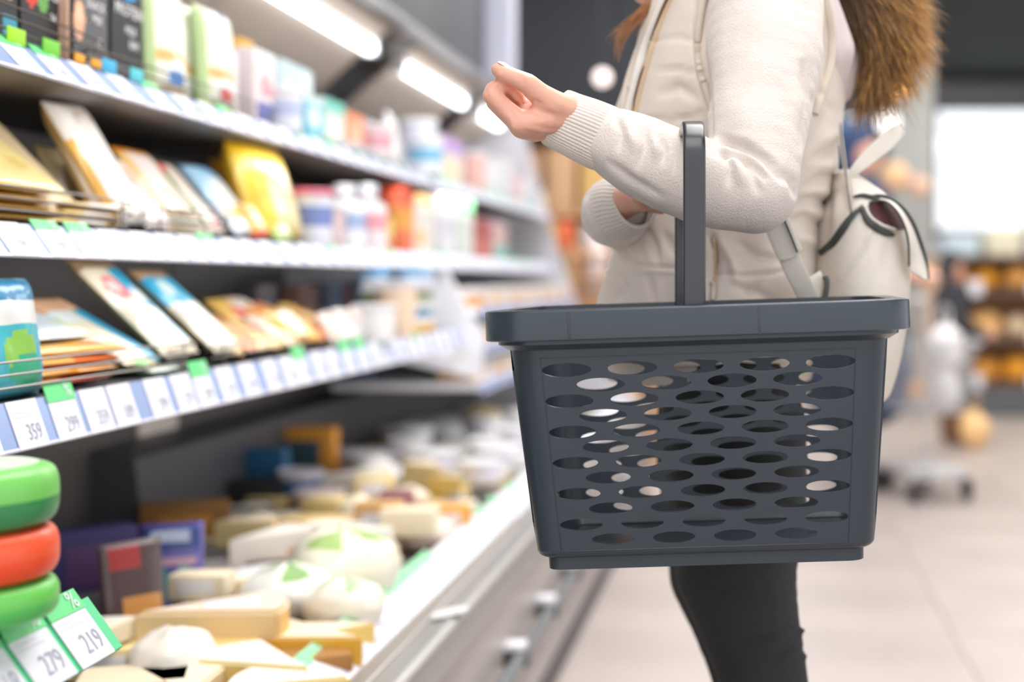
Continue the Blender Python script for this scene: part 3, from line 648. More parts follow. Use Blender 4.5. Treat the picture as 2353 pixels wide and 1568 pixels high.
for k, c in enumerate(stk):
    hh = .018 if k % 2 else .023
    prod('flat_box', ['yellow flat box at the very bottom of the end stack', 'white flat box between the yellow and the blue one', 'blue flat box in the end stack', 'white flat box between the blue and the olive one', 'olive flat box in the end stack', 'white flat box lying on the olive one', 'bluish white flat box under the top one of the end stack', 'light blue flat box on top of the end stack'][k], 'box', lambda mb: mb.bbox(-.14, .14, 0, .12, 0, hh, .003, c), (-.885-.004*(k % 3), 3.76, z), m=CARD); z += hh+.0004
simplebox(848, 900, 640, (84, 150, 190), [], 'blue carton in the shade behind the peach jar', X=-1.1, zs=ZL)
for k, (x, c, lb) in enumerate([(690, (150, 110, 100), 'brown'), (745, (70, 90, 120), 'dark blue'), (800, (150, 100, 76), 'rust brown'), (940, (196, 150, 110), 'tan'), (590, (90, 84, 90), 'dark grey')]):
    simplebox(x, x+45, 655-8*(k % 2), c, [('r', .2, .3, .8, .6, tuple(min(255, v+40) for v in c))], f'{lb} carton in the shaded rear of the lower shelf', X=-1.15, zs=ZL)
# ---- far section shelves
for s_i, (zz, nm) in enumerate(((.885, 'upper'), (.775, 'middle'), (.665, 'lower'))):
    for k in range(13):
        Yc = 4.26 + k*.155; c = [(240, 170, 90), (242, 228, 214), (246, 196, 130), (236, 236, 238)][(k+s_i) % 4]
        prod('flat_pack', f'orange and white pack in the row on the {nm} far shelf', 'food pack', lambda mb: (mb.bbox(-.07, .07, 0, .12, 0, .03, .006, c), mb.bbox(-.07, .07, .0, .12, .0305, .055, .006, (242, 236, 232))), (-.825, Yc, zz), m=FILM, group=f'packs on the {nm} far shelf')
    # rear
o = prod('round_pack', 'blue round pack on the back wall below the lower shelf', 'food pack', lambda mb: mb.lathe([(.0, 0, (60, 110, 170)), (.05, .004, (60, 110, 170)), (.055, .02, (70, 120, 185)), (.045, .04, (150, 170, 210)), (.01, .045, (150, 170, 210))], 28), (-1.22, Yof(830, -1.22), .62+.056), (0, R(90), 0))
prod('cheese_pack', 'orange and white pack on the duct below the lower shelf', 'cheese pack', lambda mb: pillow(mb, .24, .07, .06, painter((240, 170, 110), [('r', .5, .2, 1, 1, (240, 222, 210)), ('r', 0, .6, .4, .9, (236, 120, 60))]), 4, 4), (-1.31, Yof(970, -1.31), .621), (0, 0, PI/2))
prod('food_pack', 'dull violet pack lying on the duct left of the orange and white one', 'food pack', lambda mb: mb.bbox(-.09, .09, -.03, .03, 0, .05, .006, (120, 110, 130)), (-1.31, Yof(850, -1.31), .621), (0, 0, PI/2), m=CARD)
# ------------------------------------------------------------------ cheese tray
TZ = .3995
PLACED = []
def wheel(mb, r, h, c1, c2, top=None):
    e = h*.22
    pr = [(r*.80, 0, c2), (r*.94, e*.35, c2), (r, e*1.2, c2), (r*1.01, h*.48, c1), (r, h-e*1.2, c1), (r*.94, h-e*.35, c1), (r*.80, h, top or c1)]
    mb.lathe(interp([(q[0], q[1]) for q in pr], [q[2] for q in pr]), 48)
def interp(rz, cols, k=3):
    rr_ = interp_rows(rz, k); return [(a, b, cols[min(i//k, len(cols)-1)]) for i, (a, b) in enumerate(rr_)]
gx = P(-92, 0, 1.22).x; z = .6765
prod('salad_tray', 'dark green leafy flat pack under the round cheeses at the left edge', 'food pack', lambda mb: mb.bbox(-.10, .028, -.09, .085, 0, .031, .008, (60, 110, 70)), (gx, 1.22, .645), (0, 0, 0))
for c1, c2, tp_, h, lb in (((110, 205, 90), (80, 190, 90), (120, 210, 110), .035, 'green waxed round cheese, lowest of the stack at the left edge'),
                        ((250, 92, 50), (244, 74, 26), (250, 120, 80), .045, 'red-orange waxed round cheese between two green ones at the left edge'),
                        ((124, 210, 100), (50, 140, 80), (225, 235, 215), .053, 'green waxed round cheese topping the stack at the left edge')):
    prod('round_cheese', lb, 'cheese', lambda mb: wheel(mb, .0765, h, c1, c2, tp_), (gx, 1.22, z), (0, 0, 0), m=WAX)
    z += h + .0003
def wedge(mb, L, wd, h, paste, rind, top=None):
    """triangular wedge: point at -y, rind arc at +y"""
    n = 6; pts = [(0, -L*.55)] + [(wd*(i/n-.5), L*.45 - .25*wd*((2*i/n-1)**2)*.6) for i in range(n+1)][::-1]
    pts = [pts[0]] + pts[1:][::-1]
    bm = bmesh.new(); vb = [bm.verts.new((x, y, 0)) for x, y in pts]; f = bm.faces.new(vb)
    r_ = bmesh.ops.extrude_face_region(bm, geom=[f]); 
    for v in [g for g in r_['geom'] if isinstance(g, bmesh.types.BMVert)]: v.co.z += h
    bmesh.ops.recalc_face_normals(bm, faces=bm.faces[:])
    bmesh.ops.bevel(bm, geom=bm.edges[:], offset=min(h, wd)*.07, segments=2, affect='EDGES')
    bm.normal_update(); bm.verts.index_update(); vs = [v.co.copy() for v in bm.verts]; fs = []; cs = []
    for fc in bm.faces:
        fs.append(tuple(v.index for v in fc.verts)); nn = fc.normal; cc = fc.calc_center_median()
        cs.append((top or paste) if nn.z > .6 else rind if (nn.y > .4 and cc.y > L*.1) else paste)
    bm.free(); mb.add(vs, fs, cs)
def ballc(mb, r, sq, c, c2=None, fold=.05, seed=0):
    n, m = 26, 18; v = []; f = []; cs = []
    for j in range(m+1):
        t = PI*j/m
        for i in range(n):
            a = 2*PI*i/n; q = 1 + fold*noise.noise(Vector((math.cos(a)*1.5, math.sin(a)*1.5, t*1.3+seed))) + fold*.5*noise.noise(Vector((math.cos(a)*4, math.sin(a)*4, t*4+seed)))
            rr2 = r*math.sin(t)*q + .0002; v.append((rr2*math.cos(a), rr2*math.sin(a), r*sq*(1-math.cos(t)*q) if j else 0))
    for j in range(m):
        for i in range(n):
            f.append((j*n+i, j*n+(i+1) % n, (j+1)*n+(i+1) % n, (j+1)*n+i)); cs.append(c2 if c2 and j > m*.72 and (i % 9) < 4 else c)
    mb.add(v, f, cs)
def tp(px, py, z=TZ):                       # point of the tray plane seen at this spot
    Y = F*(EYE-z)/(py-CY); PLACED.append(((px-CX)*Y/F, Y)); return Vector(((px-CX)*Y/F, Y, z))
def wedgeP(label, px, py, L, wd, h, yaw, paste=(248, 226, 170), rind=(232, 170, 70), top=(246, 228, 200), z=TZ, tilt=0, lab=False, group=None, roll=0):
    p = tp(px, py, z)
    parts = (('paper_label', lambda mb: mb.bbox(-wd*.16, wd*.16, -L*.1, L*.25, h, h+.0012, .0004, (242, 240, 244)), CARD),) if lab else ()
    return prod('cheese_wedge', label, 'cheese', lambda mb: wedge(mb, L, wd, h, paste, rind, top), p, (tilt, roll, yaw), m=CHEESE, parts=parts, group=group)
def ballP(label, px, py, r, sq=.6, c=(246, 238, 220), c2=None, z=TZ, kind='cheese_ball', group=None, m=FILM):
    return prod(kind, label, 'cheese', lambda mb: ballc(mb, r, sq, c, c2, .12, px*.1), tp(px, py, z), (0, 0, random.random()*6), m=m, group=group)
def blockP(label, px, py, wd, d, h, c, yaw=0, z=TZ, lab=None, kind='cheese_block', cat='cheese', group=None, m=CHEESE, r=.006, tiltv=(0, 0)):
    parts = (('paper_label', lambda mb: mb.bbox(-wd*.3, wd*.3, -.0014, -.0002, h*.25, h*.8, .0003, lab), CARD),) if lab else ()
    return prod(kind, label, cat, lambda mb: mb.bbox(-wd/2, wd/2, 0, d, 0, h, r, c), tp(px, py, z), (tiltv[0], tiltv[1], yaw), m=m, parts=parts, group=group)
def tubP(label, px, py, r, h, c, lid, z=TZ, band=None, group=None):
    return prod('tub', label, 'tub', lambda mb: mb.lathe([(r*.85, 0, c), (r*.87, .002, c), (r*.9, h*.4, band or c), (r*.95, h*.88, c), (r*.95, h*.9, c)], 32), tp(px, py, z), (0, 0, 0), m=WAX, group=group,
        parts=(('lid', lambda mb: mb.lathe([(r, h*.82, lid), (r*1.02, h*.86, lid), (r*1.02, h*.97, lid), (r*.93, h, lid), (r*.88, h*.97, lid), (r*.2, h*.975, lid)], 32), WAX),))
# back left
blockP('dark purple carton at the back of the tray, right of the wheels', 215, 1395, .15, .05, .135, (70, 58, 120), yaw=.7, kind='carton', cat='carton', lab=(100, 66, 120), m=CARD)
blockP('grey plastic-wrapped block under the purple carton', 185, 1440, .10, .06, .045, (110, 106, 112), yaw=.5, m=WAX, kind='wrapped_block')
def upP(label, px, py, wd, h, t, base, shapes, side, yaw, tilt=.1, z=TZ):
    return prod('food_pack', label, 'food pack', lambda mb: pillow(mb, wd, h, t, painter(base, shapes), 8, 10, back=side, nu=18, nv=24), tp(px, py, z), (-tilt, 0, yaw), m=FILM)
upP('dark brown and red pack leaning, left of the blue pack', 318, 1500, .10, .17, .02, (86, 66, 66), [('r', .1, .75, .6, .95, (170, 60, 60)), ('r', .3, 0, .9, .5, (214, 150, 80)), ('r', 0, 0, .3, .2, (240, 120, 60))], (80, 70, 66), .9, .18)
upP('blue pack with turquoise pictures standing in the tray', 395, 1415, .10, .155, .03, (110, 105, 190), [('r', .08, .72, .92, .95, (50, 75, 150)), ('r', .15, .78, .75, .9, (200, 210, 240)), ('e', .3, .32, .18, .22, (80, 165, 175)), ('e', .72, .35, .16, .2, (110, 190, 215)), ('r', .1, .56, .9, .64, (226, 180, 200))], (60, 52, 56), .35, .12)
upP('narrow orange and dark pack behind the brown pack', 285, 1455, .06, .13, .02, (110, 80, 60), [('r', 0, 0, 1, .3, (236, 110, 60)), ('r', .4, .3, .8, .8, (206, 150, 80))], (90, 70, 60), .8, .1)
blockP('amber carton in the dark back of the tray', 425, 1290, .17, .06, .115, (146, 100, 36), yaw=.35, kind='carton', cat='carton', lab=(206, 140, 40), m=CARD)
tubP('tub of dark red sauce with a grey lid', 480, 1362, .062, .05, (150, 36, 26), (176, 168, 170))
tubP('round tub with a white lid and orange sides', 640, 1378, .085, .05, (236, 100, 50), (240, 238, 244), band=(246, 180, 100))
ballP('small beige wrapped cheese behind the white-lidded tub', 590, 1280, .05, .75, (224, 202, 168))
ballP('pale grey wrapped cheese next to the beige one at the back', 535, 1285, .05, .6, (190, 180, 165))
blockP('large yellow cheese block with mauve end', 712, 1282, .17, .08, .075, (244, 214, 150), yaw=-.12, lab=None)
blockP('small orange piece on top of the yellow cheese block', 690, 1282, .05, .04, .016, (246, 150, 110), z=TZ+.076)
blockP('mauve cheese block with a cream label', 800, 1275, .10, .07, .055, (196, 150, 150), yaw=-.1, lab=(250, 240, 226))
blockP('cheese block with a large white label standing up', 862, 1280, .095, .05, .11, (228, 180, 120), yaw=-.1, lab=(236, 236, 246))
blockP('pinkish cheese block behind the mauve one', 770, 1215, .13, .07, .06, (222, 190, 186), yaw=-.1)
tubP('flat pink-rimmed tub near the middle of the tray', 735, 1200, .06, .075, (200, 140, 150), (236, 216, 212))
ballP('pale yellow ball-shaped cheese on the blocks', 820, 1212, .035, 1.0, (250, 238, 210), z=TZ+.03)
blockP('dark mauve cheese block seen end on', 905, 1240, .07, .08, .10, (150, 96, 104), yaw=.1, lab=(246, 236, 200))
blockP('orange and red carton near the price rail', 1020, 1240, .12, .06, .07, (246, 170, 70), yaw=.3, kind='carton', cat='carton', lab=(250, 236, 226), m=CARD)
blockP('small red carton beside the orange one at the rail', 1052, 1222, .05, .05, .055, (240, 110, 80), yaw=.3, kind='carton', cat='carton', m=CARD)
ballP('cream round cheese beside the orange carton', 975, 1268, .062, .62, (246, 226, 214))
# middle and front cheese
ballP('big creamy soft cheese bag with green print', 790, 1392, .098, .68, (247, 240, 218), (170, 200, 120), kind='cheese_bag')
ballP('white knotted cheese bag with a green print', 662, 1432, .078, .62, (246, 244, 236), (150, 190, 120), kind='cheese_bag')
ballP('creamy mozzarella bag near the rail', 792, 1452, .066, .66, (248, 240, 224), (190, 214, 170), kind='cheese_bag')
wedgeP('large cream cheese wedge with a big white label', 505, 1520, .22, .15, .085, -1.15, (244, 214, 160), (238, 190, 110), (246, 226, 208), lab=True)
wedgeP('golden wedge under the large cream wedge', 480, 1550, .15, .11, .045, -.6, (240, 196, 100), (226, 150, 60), (242, 206, 130))
blockP('upright white paper label on the large cream wedge', 548, 1500, .042, .003, .066, (246, 243, 246), kind='paper_label', cat='label', m=CARD, r=.001)
wedgeP('orange-rinded cheese wedge lying across the front of the tray', 690, 1520, .20, .13, .045, 1.25, (246, 190, 66), (240, 150, 30), (250, 232, 204))
wedgeP('yellow wedge right of the orange-rinded one', 755, 1500, .13, .10, .04, 2.0, (244, 210, 120), (238, 180, 60), (250, 238, 214))
wedgeP('thick pale wedge at the bottom edge of the photo', 590, 1600, .20, .13, .055, 1.0, (246, 216, 130), (240, 190, 90), (250, 242, 226))
wedgeP('pale yellow wedge at the bottom edge, under the white label', 660, 1640, .16, .12, .05, 1.5, (244, 206, 110), (236, 170, 60), (252, 246, 236))
wedgeP('cream wedge in front of the brown pack', 430, 1640, .18, .12, .05, .4, (246, 224, 180), (240, 200, 120), (246, 232, 206))
blockP('white wrapped cheese piece right of the brown pack', 385, 1540, .07, .05, .05, (240, 236, 236), yaw=.4, m=WAX, kind='wrapped_block')
blockP('beige cheese slab at the bottom edge right of the green tags', 300, 1660, .14, .10, .05, (244, 226, 194), yaw=.3)
blockP('brown wooden cheese board piece at the front of the tray', 715, 1562, .12, .08, .03, (176, 124, 60), yaw=.5, kind='cheese_board', cat='board')
# loose pile fillers
rnd = random.Random(3)
pal = [((246, 222, 160), (236, 180, 80), (250, 234, 205)), ((248, 232, 200), (240, 200, 130), (252, 244, 230)), ((240, 206, 120), (226, 160, 60), (246, 222, 160)), ((246, 238, 226), (236, 214, 180), (250, 246, 238))]
# back row
blockP('blue food carton standing at the back of the tray', 560, 1172, .20, .05, .15, (24, 96, 140), yaw=-.05, kind='carton', cat='carton', m=CARD)
blockP('black food crate at the back of the tray below the blue carton', 530, 1195, .24, .07, .09, (40, 40, 44), yaw=-.05, kind='crate', cat='crate', m=CARD)
blockP('orange carton standing highest at the back of the tray', 690, 1130, .18, .05, .17, (240, 164, 60), yaw=-.1, kind='carton', cat='carton', lab=(60, 90, 100), m=CARD)
tubP('grey-white bottle-like tub at the back of the tray', 690, 1185, .055, .11, (176, 172, 180), (206, 204, 214), band=(60, 110, 170))
for k, x in enumerate((800, 860)): tubP('mauve-grey tub behind the white tubs', x, 1110, .07, .09, (176, 164, 172), (196, 190, 202), group='mauve tubs at the back')
for k in range(6): blockP('long white tray of goods at the far back of the case', 985+k*32, 1105-k*10, .16, .06, .075, (236, 234, 226), yaw=-.1, kind='food_tray', cat='tray', group='white trays at the far back', m=FILM)
placed = [(a, b, .085) for a, b in PLACED]; n0 = len(placed)
for t in range(1500):
    Yq = rnd.uniform(1.95, 5.45); Xq = rnd.uniform(-1.2, -.70); lay = t > 900
    if t == 901: placed = [(a, b, .085) for a, b in PLACED[:n0]]
    if lay and Xq < -1.05: continue
    if any((Xq-a)**2 + ((Yq-b)*.9)**2 < rr_**2 for a, b, rr_ in placed): continue
    px = CX + Xq*F/Yq
    if px < 430 and Yq < 3.2 and Xq < -.95: continue
    placed.append((Xq, Yq, .092 if not lay else .125)); zz_ = TZ + (.048 if lay else 0)
    py = CY + (EYE-zz_)*F/Yq; a, b, c = rnd.choice(pal); k = rnd.random()
    far_ = Yq > 3.6
    if far_ and k < .62: tubP('white dairy tub far along the tray', px, py, rnd.uniform(.045, .06), rnd.uniform(.05, .085), (240, 240, 242), (246, 246, 250), band=rnd.choice([(240, 240, 242), (250, 200, 160), (236, 226, 240), (240, 240, 242)]), z=zz_, group='white tubs at the far end of the tray')
    elif k < .5: wedgeP('cream cheese wedge loose in the tray', px, py, rnd.uniform(.12, .17), rnd.uniform(.08, .12), rnd.uniform(.03, .06), rnd.uniform(-2, 2), a, b, c, tilt=rnd.uniform(-.08, .08), z=zz_, group='loose cheese wedges')
    elif k < .75: ballP('round cream cheese in film loose in the tray', px, py, rnd.uniform(.045, .06), rnd.uniform(.5, .8), c, z=zz_, group='loose round cheeses')
    else: blockP('wrapped cheese block loose in the tray', px, py, rnd.uniform(.08, .12), rnd.uniform(.05, .08), rnd.uniform(.035, .06), a, yaw=rnd.uniform(-.5, .5), lab=rnd.choice([None, (250, 246, 246)]), z=zz_, group='loose cheese blocks')
# oval white sticker on the steel ledge
prod('sticker', 'oval white sticker on the steel ledge', 'sticker', lambda mb: mb.lathe([(.032, 0, (245, 245, 245)), (.032, .0012, (245, 245, 245))], 28), (-.512, Yof(1035, -.512), .4125), (0, -.2, 0), m=CARD)
# ------------------------------------------------------------------ shopping basket
BC = Vector((-.0528, 1.545, 0)); ZR = .9435; HB = .2445
bk = empty('shopping_basket', (BC.x, BC.y, ZR-HB)); tag(bk, 'dark slate plastic shopping basket with oval holes hanging from the forearm', 'basket')
bk.rotation_euler = (0, R(-1.8), 0)
M_bk = mat('slate_plastic', (51, 59, 68), .30, noise_s=30, noise_a=.035, bump=.05, bump_s=900, spec=.45)
def half(z):       # local z from the base, half sizes and corner radius
    t = z/HB; return .1735 + .0215*t, .108 + .0225*t, .026 + .006*t
def rr_pt(a, b, r, s):
    """point on a rounded rectangle: s = (side, u) u in -1..1 flat part, or corner"""
    side, u = s
    fx, fy = a-r, b-r
    if side == 'f': return (u*fx, -b)
    if side == 'r': return (a, u*fy)
    if side == 'k': return (-u*fx, b)
    if side == 'l': return (-a, -u*fy)
    cx, cy, a0 = {'fr': (fx, -fy, -PI/2), 'rk': (fx, fy, 0), 'kl': (-fx, fy, PI/2), 'lf': (-fx, -fy, PI)}[side]
    t = a0 + u*PI/2; return (cx + r*math.cos(t), cy + r*math.sin(t))
NV = 30
bm = bmesh.new()
def wallpart(side, cols, hw, hh, rowsN=12, z0=.0105, z1=.1835, nu=24):
    pts = []; edges = []
    def addp(u, v): pts.append(Vector((u, v))); return len(pts)-1
    # outline
    L = []
    for i in range(nu): L.append((-1+2*i/nu, 0))
    for j in range(NV): L.append((1, j/NV))
    for i in range(nu): L.append((1-2*i/nu, 1))
    for j in range(NV): L.append((-1, 1-j/NV))
    ids = [addp(u, v) for u, v in L]
    edges += [(ids[i], ids[(i+1) % len(ids)]) for i in range(len(ids))]
    holes = []
    for r_ in range(rowsN):
        v = (z0 + (z1-z0)*(rowsN-1-r_)/(rowsN-1))/HB; n = cols if r_ % 2 == 0 else cols-1
        for k in range(n):
            u = (k-(n-1)/2)*2*hw[1]
            holes.append((u, v))
    for u, v in holes:
        q = [addp(u+hw[0]*(.91+.11*v)*math.cos(2*PI*i/36), v+hh*(.80+.24*v)*math.sin(2*PI*i/36)) for i in range(36)]
        edges += [(q[i], q[(i+1) % 36]) for i in range(36)]
    # inner support points keep the shading even
    res = delaunay_2d_cdt(pts, edges, [], 0, 1e-6)
    vs, _, fs = res[0], res[1], res[2]
    def mp(u, v):
        z = v*HB; a, b, r = half(z); x, y = rr_pt(a, b, r, (side, u)); return (x, y, z)
    bv = [bm.verts.new(mp(p.x, p.y)) for p in vs]
    for f in fs:
        cu = sum(vs[i].x for i in f)/len(f); cv = sum(vs[i].y for i in f)/len(f)
        if any(((cu-u)/(hw[0]*(.91+.11*v)))**2 + ((cv-v)/(hh*(.80+.24*v)))**2 < .985 for u, v in holes): continue
        try: bm.faces.new([bv[i] for i in f])
        except ValueError: pass
wallpart('f', 5, (.158, .2077), .0300, 12); wallpart('k', 5, (.158, .2077), .0300, 12)
wallpart('r', 3, (.30, .40), .0300, 12, nu=14); wallpart('l', 3, (.30, .40), .0300, 12, nu=14)
for side in ('fr', 'rk', 'kl', 'lf'):
    g = [[bm.verts.new((*rr_pt(*half(j/NV*HB), (side, i/8)), j/NV*HB)) for i in range(9)] for j in range(NV+1)]
    for j in range(NV):
        for i in range(8): bm.faces.new((g[j][i], g[j][i+1], g[j+1][i+1], g[j+1][i]))
bmesh.ops.remove_doubles(bm, verts=bm.verts[:], dist=1e-5)
# rounded bottom edge and floor of the body
bmesh.ops.recalc_face_normals(bm, faces=bm.faces[:])
c_ = Vector((0, 0, HB/2))
fz = max(bm.faces, key=lambda f: f.calc_area())
if fz.normal.dot(fz.calc_center_median()-c_) < 0: bmesh.ops.reverse_faces(bm, faces=bm.faces[:])
me = bpy.data.meshes.new('basket_body'); bm.to_mesh(me); bm.free()
me.polygons.foreach_set('use_smooth', [True]*len(me.polygons)); me.materials.append(M_bk)
body = link('basket_wall', me, bk)
md = body.modifiers.new('solid', 'SOLIDIFY'); md.thickness = .0030; md.offset = -1
md = body.modifiers.new('edge', 'BEVEL'); md.width = .0005; md.segments = 1; md.limit_method = 'ANGLE'; md.angle_limit = math.radians(50)
dg = bpy.context.evaluated_depsgraph_get(); dg.update(); me2 = bpy.data.meshes.new_from_object(body.evaluated_get(dg)); body.modifiers.clear(); body.data = me2
me2.polygons.foreach_set('use_smooth', [True]*len(me2.polygons)); me2.set_sharp_from_angle(angle=math.radians(32))
def rrloop(a, b, r, z, n=8):
    return [Vector((*rr_pt(a, b, r, (s, i/n)), z)) for s in ('fr', 'rk', 'kl', 'lf') for i in range(n+1)]
def ringstack(mb, rows, close0=False, close1=False, n=8, col=None):
    Ls = [rrloop(*r_, n=n) for r_ in rows]; m = len(Ls[0]); v = [p for l in Ls for p in l]; f = []
    for i in range(len(Ls)-1):
        for k in range(m): f.append((i*m+k, i*m+(k+1) % m, (i+1)*m+(k+1) % m, (i+1)*m+k))
    if close0: f.append(tuple(range(m-1, -1, -1)))
    if close1: f.append(tuple((len(Ls)-1)*m+k for k in range(m)))
    mb.add(v, f, col)
a0, b0, r0 = half(0)
mb = MB()
rows = [(a0-.014, b0-.014, r0-.01, -.0088)]
for i in range(9):
    t = i/8*PI/2; rows.append((a0-.010+.010*math.sin(t), b0-.010+.010*math.sin(t), max(.008, r0-.010+.010*math.sin(t)), -.0085*math.cos(t)))
ringstack(mb, rows, close0=False)
# inner bottom
ringstack(mb, [(a0-.003, b0-.003, r0-.002, .002), (a0-.012, b0-.012, r0-.01, -.008)], close1=True)
mb.build('basket_bottom', M_bk, bk)
mb = MB(); ringstack(mb, [(a0-.026, b0-.026, .012, -.0215), (a0-.0125, b0-.012, .014, -.0215), (a0-.012, b0-.0115, .014, -.021), (a0-.0115, b0-.011, .014, -.0075), (a0-.02, b0-.02, .012, -.0075)], close0=True)
mb.build('basket_foot', M_bk, bk)
# rim: outer apron, flat top, inner wall
ra, rb, rc = .2148, .1485, .046; zt = HB
mb = MB()
ringstack(mb, [(ra-.004, rb-.004, rc-.004, zt-.0305), (ra-.001, rb-.001, rc, zt-.0305), (ra, rb, rc, zt-.0295), (ra, rb, rc, zt-.0022), (ra-.0007, rb-.0007, rc-.0007, zt-.0007), (ra-.0022, rb-.0022, rc-.002, zt),
    (.1975, .1325, .040, zt), (.1955, .1305, .039, zt-.0015), (.194, .129, .038, zt-.02), (.197, .132, .038, zt-.02), (.1975, .1325, .038, zt-.004), (ra-.003, rb-.003, rc-.002, zt-.0035), (ra-.004, rb-.004, rc-.004, zt-.0305)])
mb.build('basket_rim', M_bk, bk)
mb = MB(); ringstack(mb, [(.196, .1305, .039, zt-.031), (.2035, .1385, .042, zt-.0305), (.2035, .1385, .042, zt-.0345), (.1990, .1345, .040, zt-.037), (.1945, .1300, .038, zt-.040)])
mb.build('rim_flange', M_bk, bk)
# frame line of the pierced panel
fr = MB()
def wp(u, z, off=.0004):
    a, b, r = half(z); x, y = rr_pt(a, b, r, ('f', u)); return (x, y-off, z)
fl = [wp(-1+.02, .0165), wp(1-.02, .0165)] ; pts = []
pts += [wp(-.985+1.97*i/10, -.0004) for i in range(11)] + [wp(.985, .196*i/8) for i in range(1, 9)] + [wp(.985-1.97*i/10, .196) for i in range(1, 11)] + [wp(-.985, .196-.196*i/8) for i in range(1, 8)]
fr.tube(pts, .00045, 5, closed=True); fr.build('panel_edge', M_bk, bk)
for dx, nm in ((-.125, 1), (.062, 2)):
    MB().bbox(dx-.0012, dx+.0012, -.1492, -.146, zt-.031, zt-.002, .0006).build('rim_seam', M_bk, bk)
# carrying handle: one arch across the short side, held upright in world space
M_hd = mat('slate_handle_plastic', (46, 48, 54), .26, noise_s=40, noise_a=.03, spec=.55)
hx = P(1596, 0, 1.43).x
pts = [(1.425, .905), (1.424, .96), (1.423, 1.02), (1.422, 1.07), (1.424, 1.098), (1.432, 1.113), (1.446, 1.1225), (1.47, 1.126), (1.545, 1.127), (1.615, 1.126), (1.640, 1.1225), (1.655, 1.112), (1.663, 1.096), (1.667, 1.06), (1.668, 1.0), (1.668, .905)]
pts = catmull([Vector((hx - .022*(y_-1.425)/.24, y_, z_)) for y_, z_ in pts], 5)
rings = []
for i, p in enumerate(pts):
    t = (pts[min(i+1, len(pts)-1)] - pts[max(i-1, 0)]).normalized(); n_ = Vector((1, 0, 0)).cross(t).normalized()
    rings.append((p, Vector((.01125, 0, 0)), n_*.0062, 6))
v, f = loft(rings, 32); mb = MB(); mb.add(v, f)
h = mb.build('basket_handle', M_hd, bk); bpy.context.view_layer.update(); h.matrix_parent_inverse = bk.matrix_world.inverted()
# ------------------------------------------------------------------ the shopper
person = empty('person', (P(1740, 0, 1.86).x, 1.86, 0)); tag(person, 'person in cream vest, cream sweater and black jeans with the basket on the forearm', 'person')
PI_ = Matrix.Translation(-Vector(person.location))
def wear(name, me, m, kind=None):
    me.materials.clear(); me.materials.append(m); o = link(name, me, person); o.matrix_parent_inverse = PI_
    if kind: o['kind'] = kind
    return o
def ch(*pts): return [(P(x, y, Y), r*Y/F) for x, y, Y, r in pts]
M_skin = mat('skin', (226, 170, 148), .42, noise_s=30, noise_a=.05, bump=.12, bump_s=220, sss=.25)
M_knit = mat('cream_knit', (220, 209, 201), .85, noise_s=16, noise_a=.03, bump=.55, bump_s=420, aniso=(1, 1, 1), sheen=.25)
M_vest = mat('cream_vest_cloth', (226, 213, 202), .62, noise_s=5, noise_a=.03, bump=.12, bump_s=300, sheen=.15)
M_jean = mat('black_denim', (34, 35, 38), .8, noise_s=14, noise_a=.2, bump=.5, bump_s=700)
YC = 1.86
# -- skin: one continuous body, hands included
hand = [
 ch((1330, 280, 1.548, 45), (1305, 272, 1.546, 47), (1262, 268, 1.542, 50), (1225, 272, 1.538, 48)),          # wrist into palm
 ch((1290, 268, 1.535, 40), (1230, 280, 1.515, 37), (1196, 284, 1.508, 29)),                                  # metacarpals, near to far
 ch((1290, 272, 1.545, 42), (1230, 290, 1.532, 38), (1200, 292, 1.530, 29)),
 ch((1290, 275, 1.555, 40), (1235, 290, 1.552, 34), (1208, 292, 1.551, 27)),
 ch((1290, 275, 1.562, 36), (1240, 284, 1.568, 30), (1218, 286, 1.570, 24)),
 ch((1300, 250, 1.530, 34), (1268, 240, 1.518, 36), (1240, 218, 1.508, 29)),                                  # thumb base
 ch((1240, 218, 1.508, 29), (1212, 192, 1.500, 25), (1180, 178, 1.496, 22), (1158, 168, 1.495, 21), (1144, 160, 1.495, 17)),
 ch((1196, 282, 1.508, 28), (1160, 250, 1.503, 24), (1130, 219, 1.500, 22.5), (1134, 206, 1.502, 20), (1156, 196, 1.508, 18), (1176, 203, 1.516, 16), (1190, 222, 1.520, 14)),   # index, curled
 ch((1200, 290, 1.530, 27), (1166, 262, 1.531, 23), (1138, 236, 1.530, 21.5), (1150, 220, 1.531, 19), (1178, 216, 1.532, 17.5), (1200, 228, 1.533, 16)),
 ch((1208, 291, 1.551, 25), (1172, 268, 1.553, 22), (1148, 244, 1.552, 20.5), (1160, 228, 1.551, 18), (1186, 226, 1.550, 16.5), (1204, 240, 1.550, 15)),
 ch((1218, 286, 1.570, 22), (1184, 268, 1.571, 19), (1164, 250, 1.570, 17.5), (1176, 238, 1.568, 16), (1196, 238, 1.566, 14.5)),
]
arm_l = [ch((1760, -30, 1.69, 75), (1740, 200, 1.62, 66), (1715, 420, 1.565, 56), (1560, 395, 1.555, 60), (1400, 315, 1.55, 50), (1330, 280, 1.548, 44))]
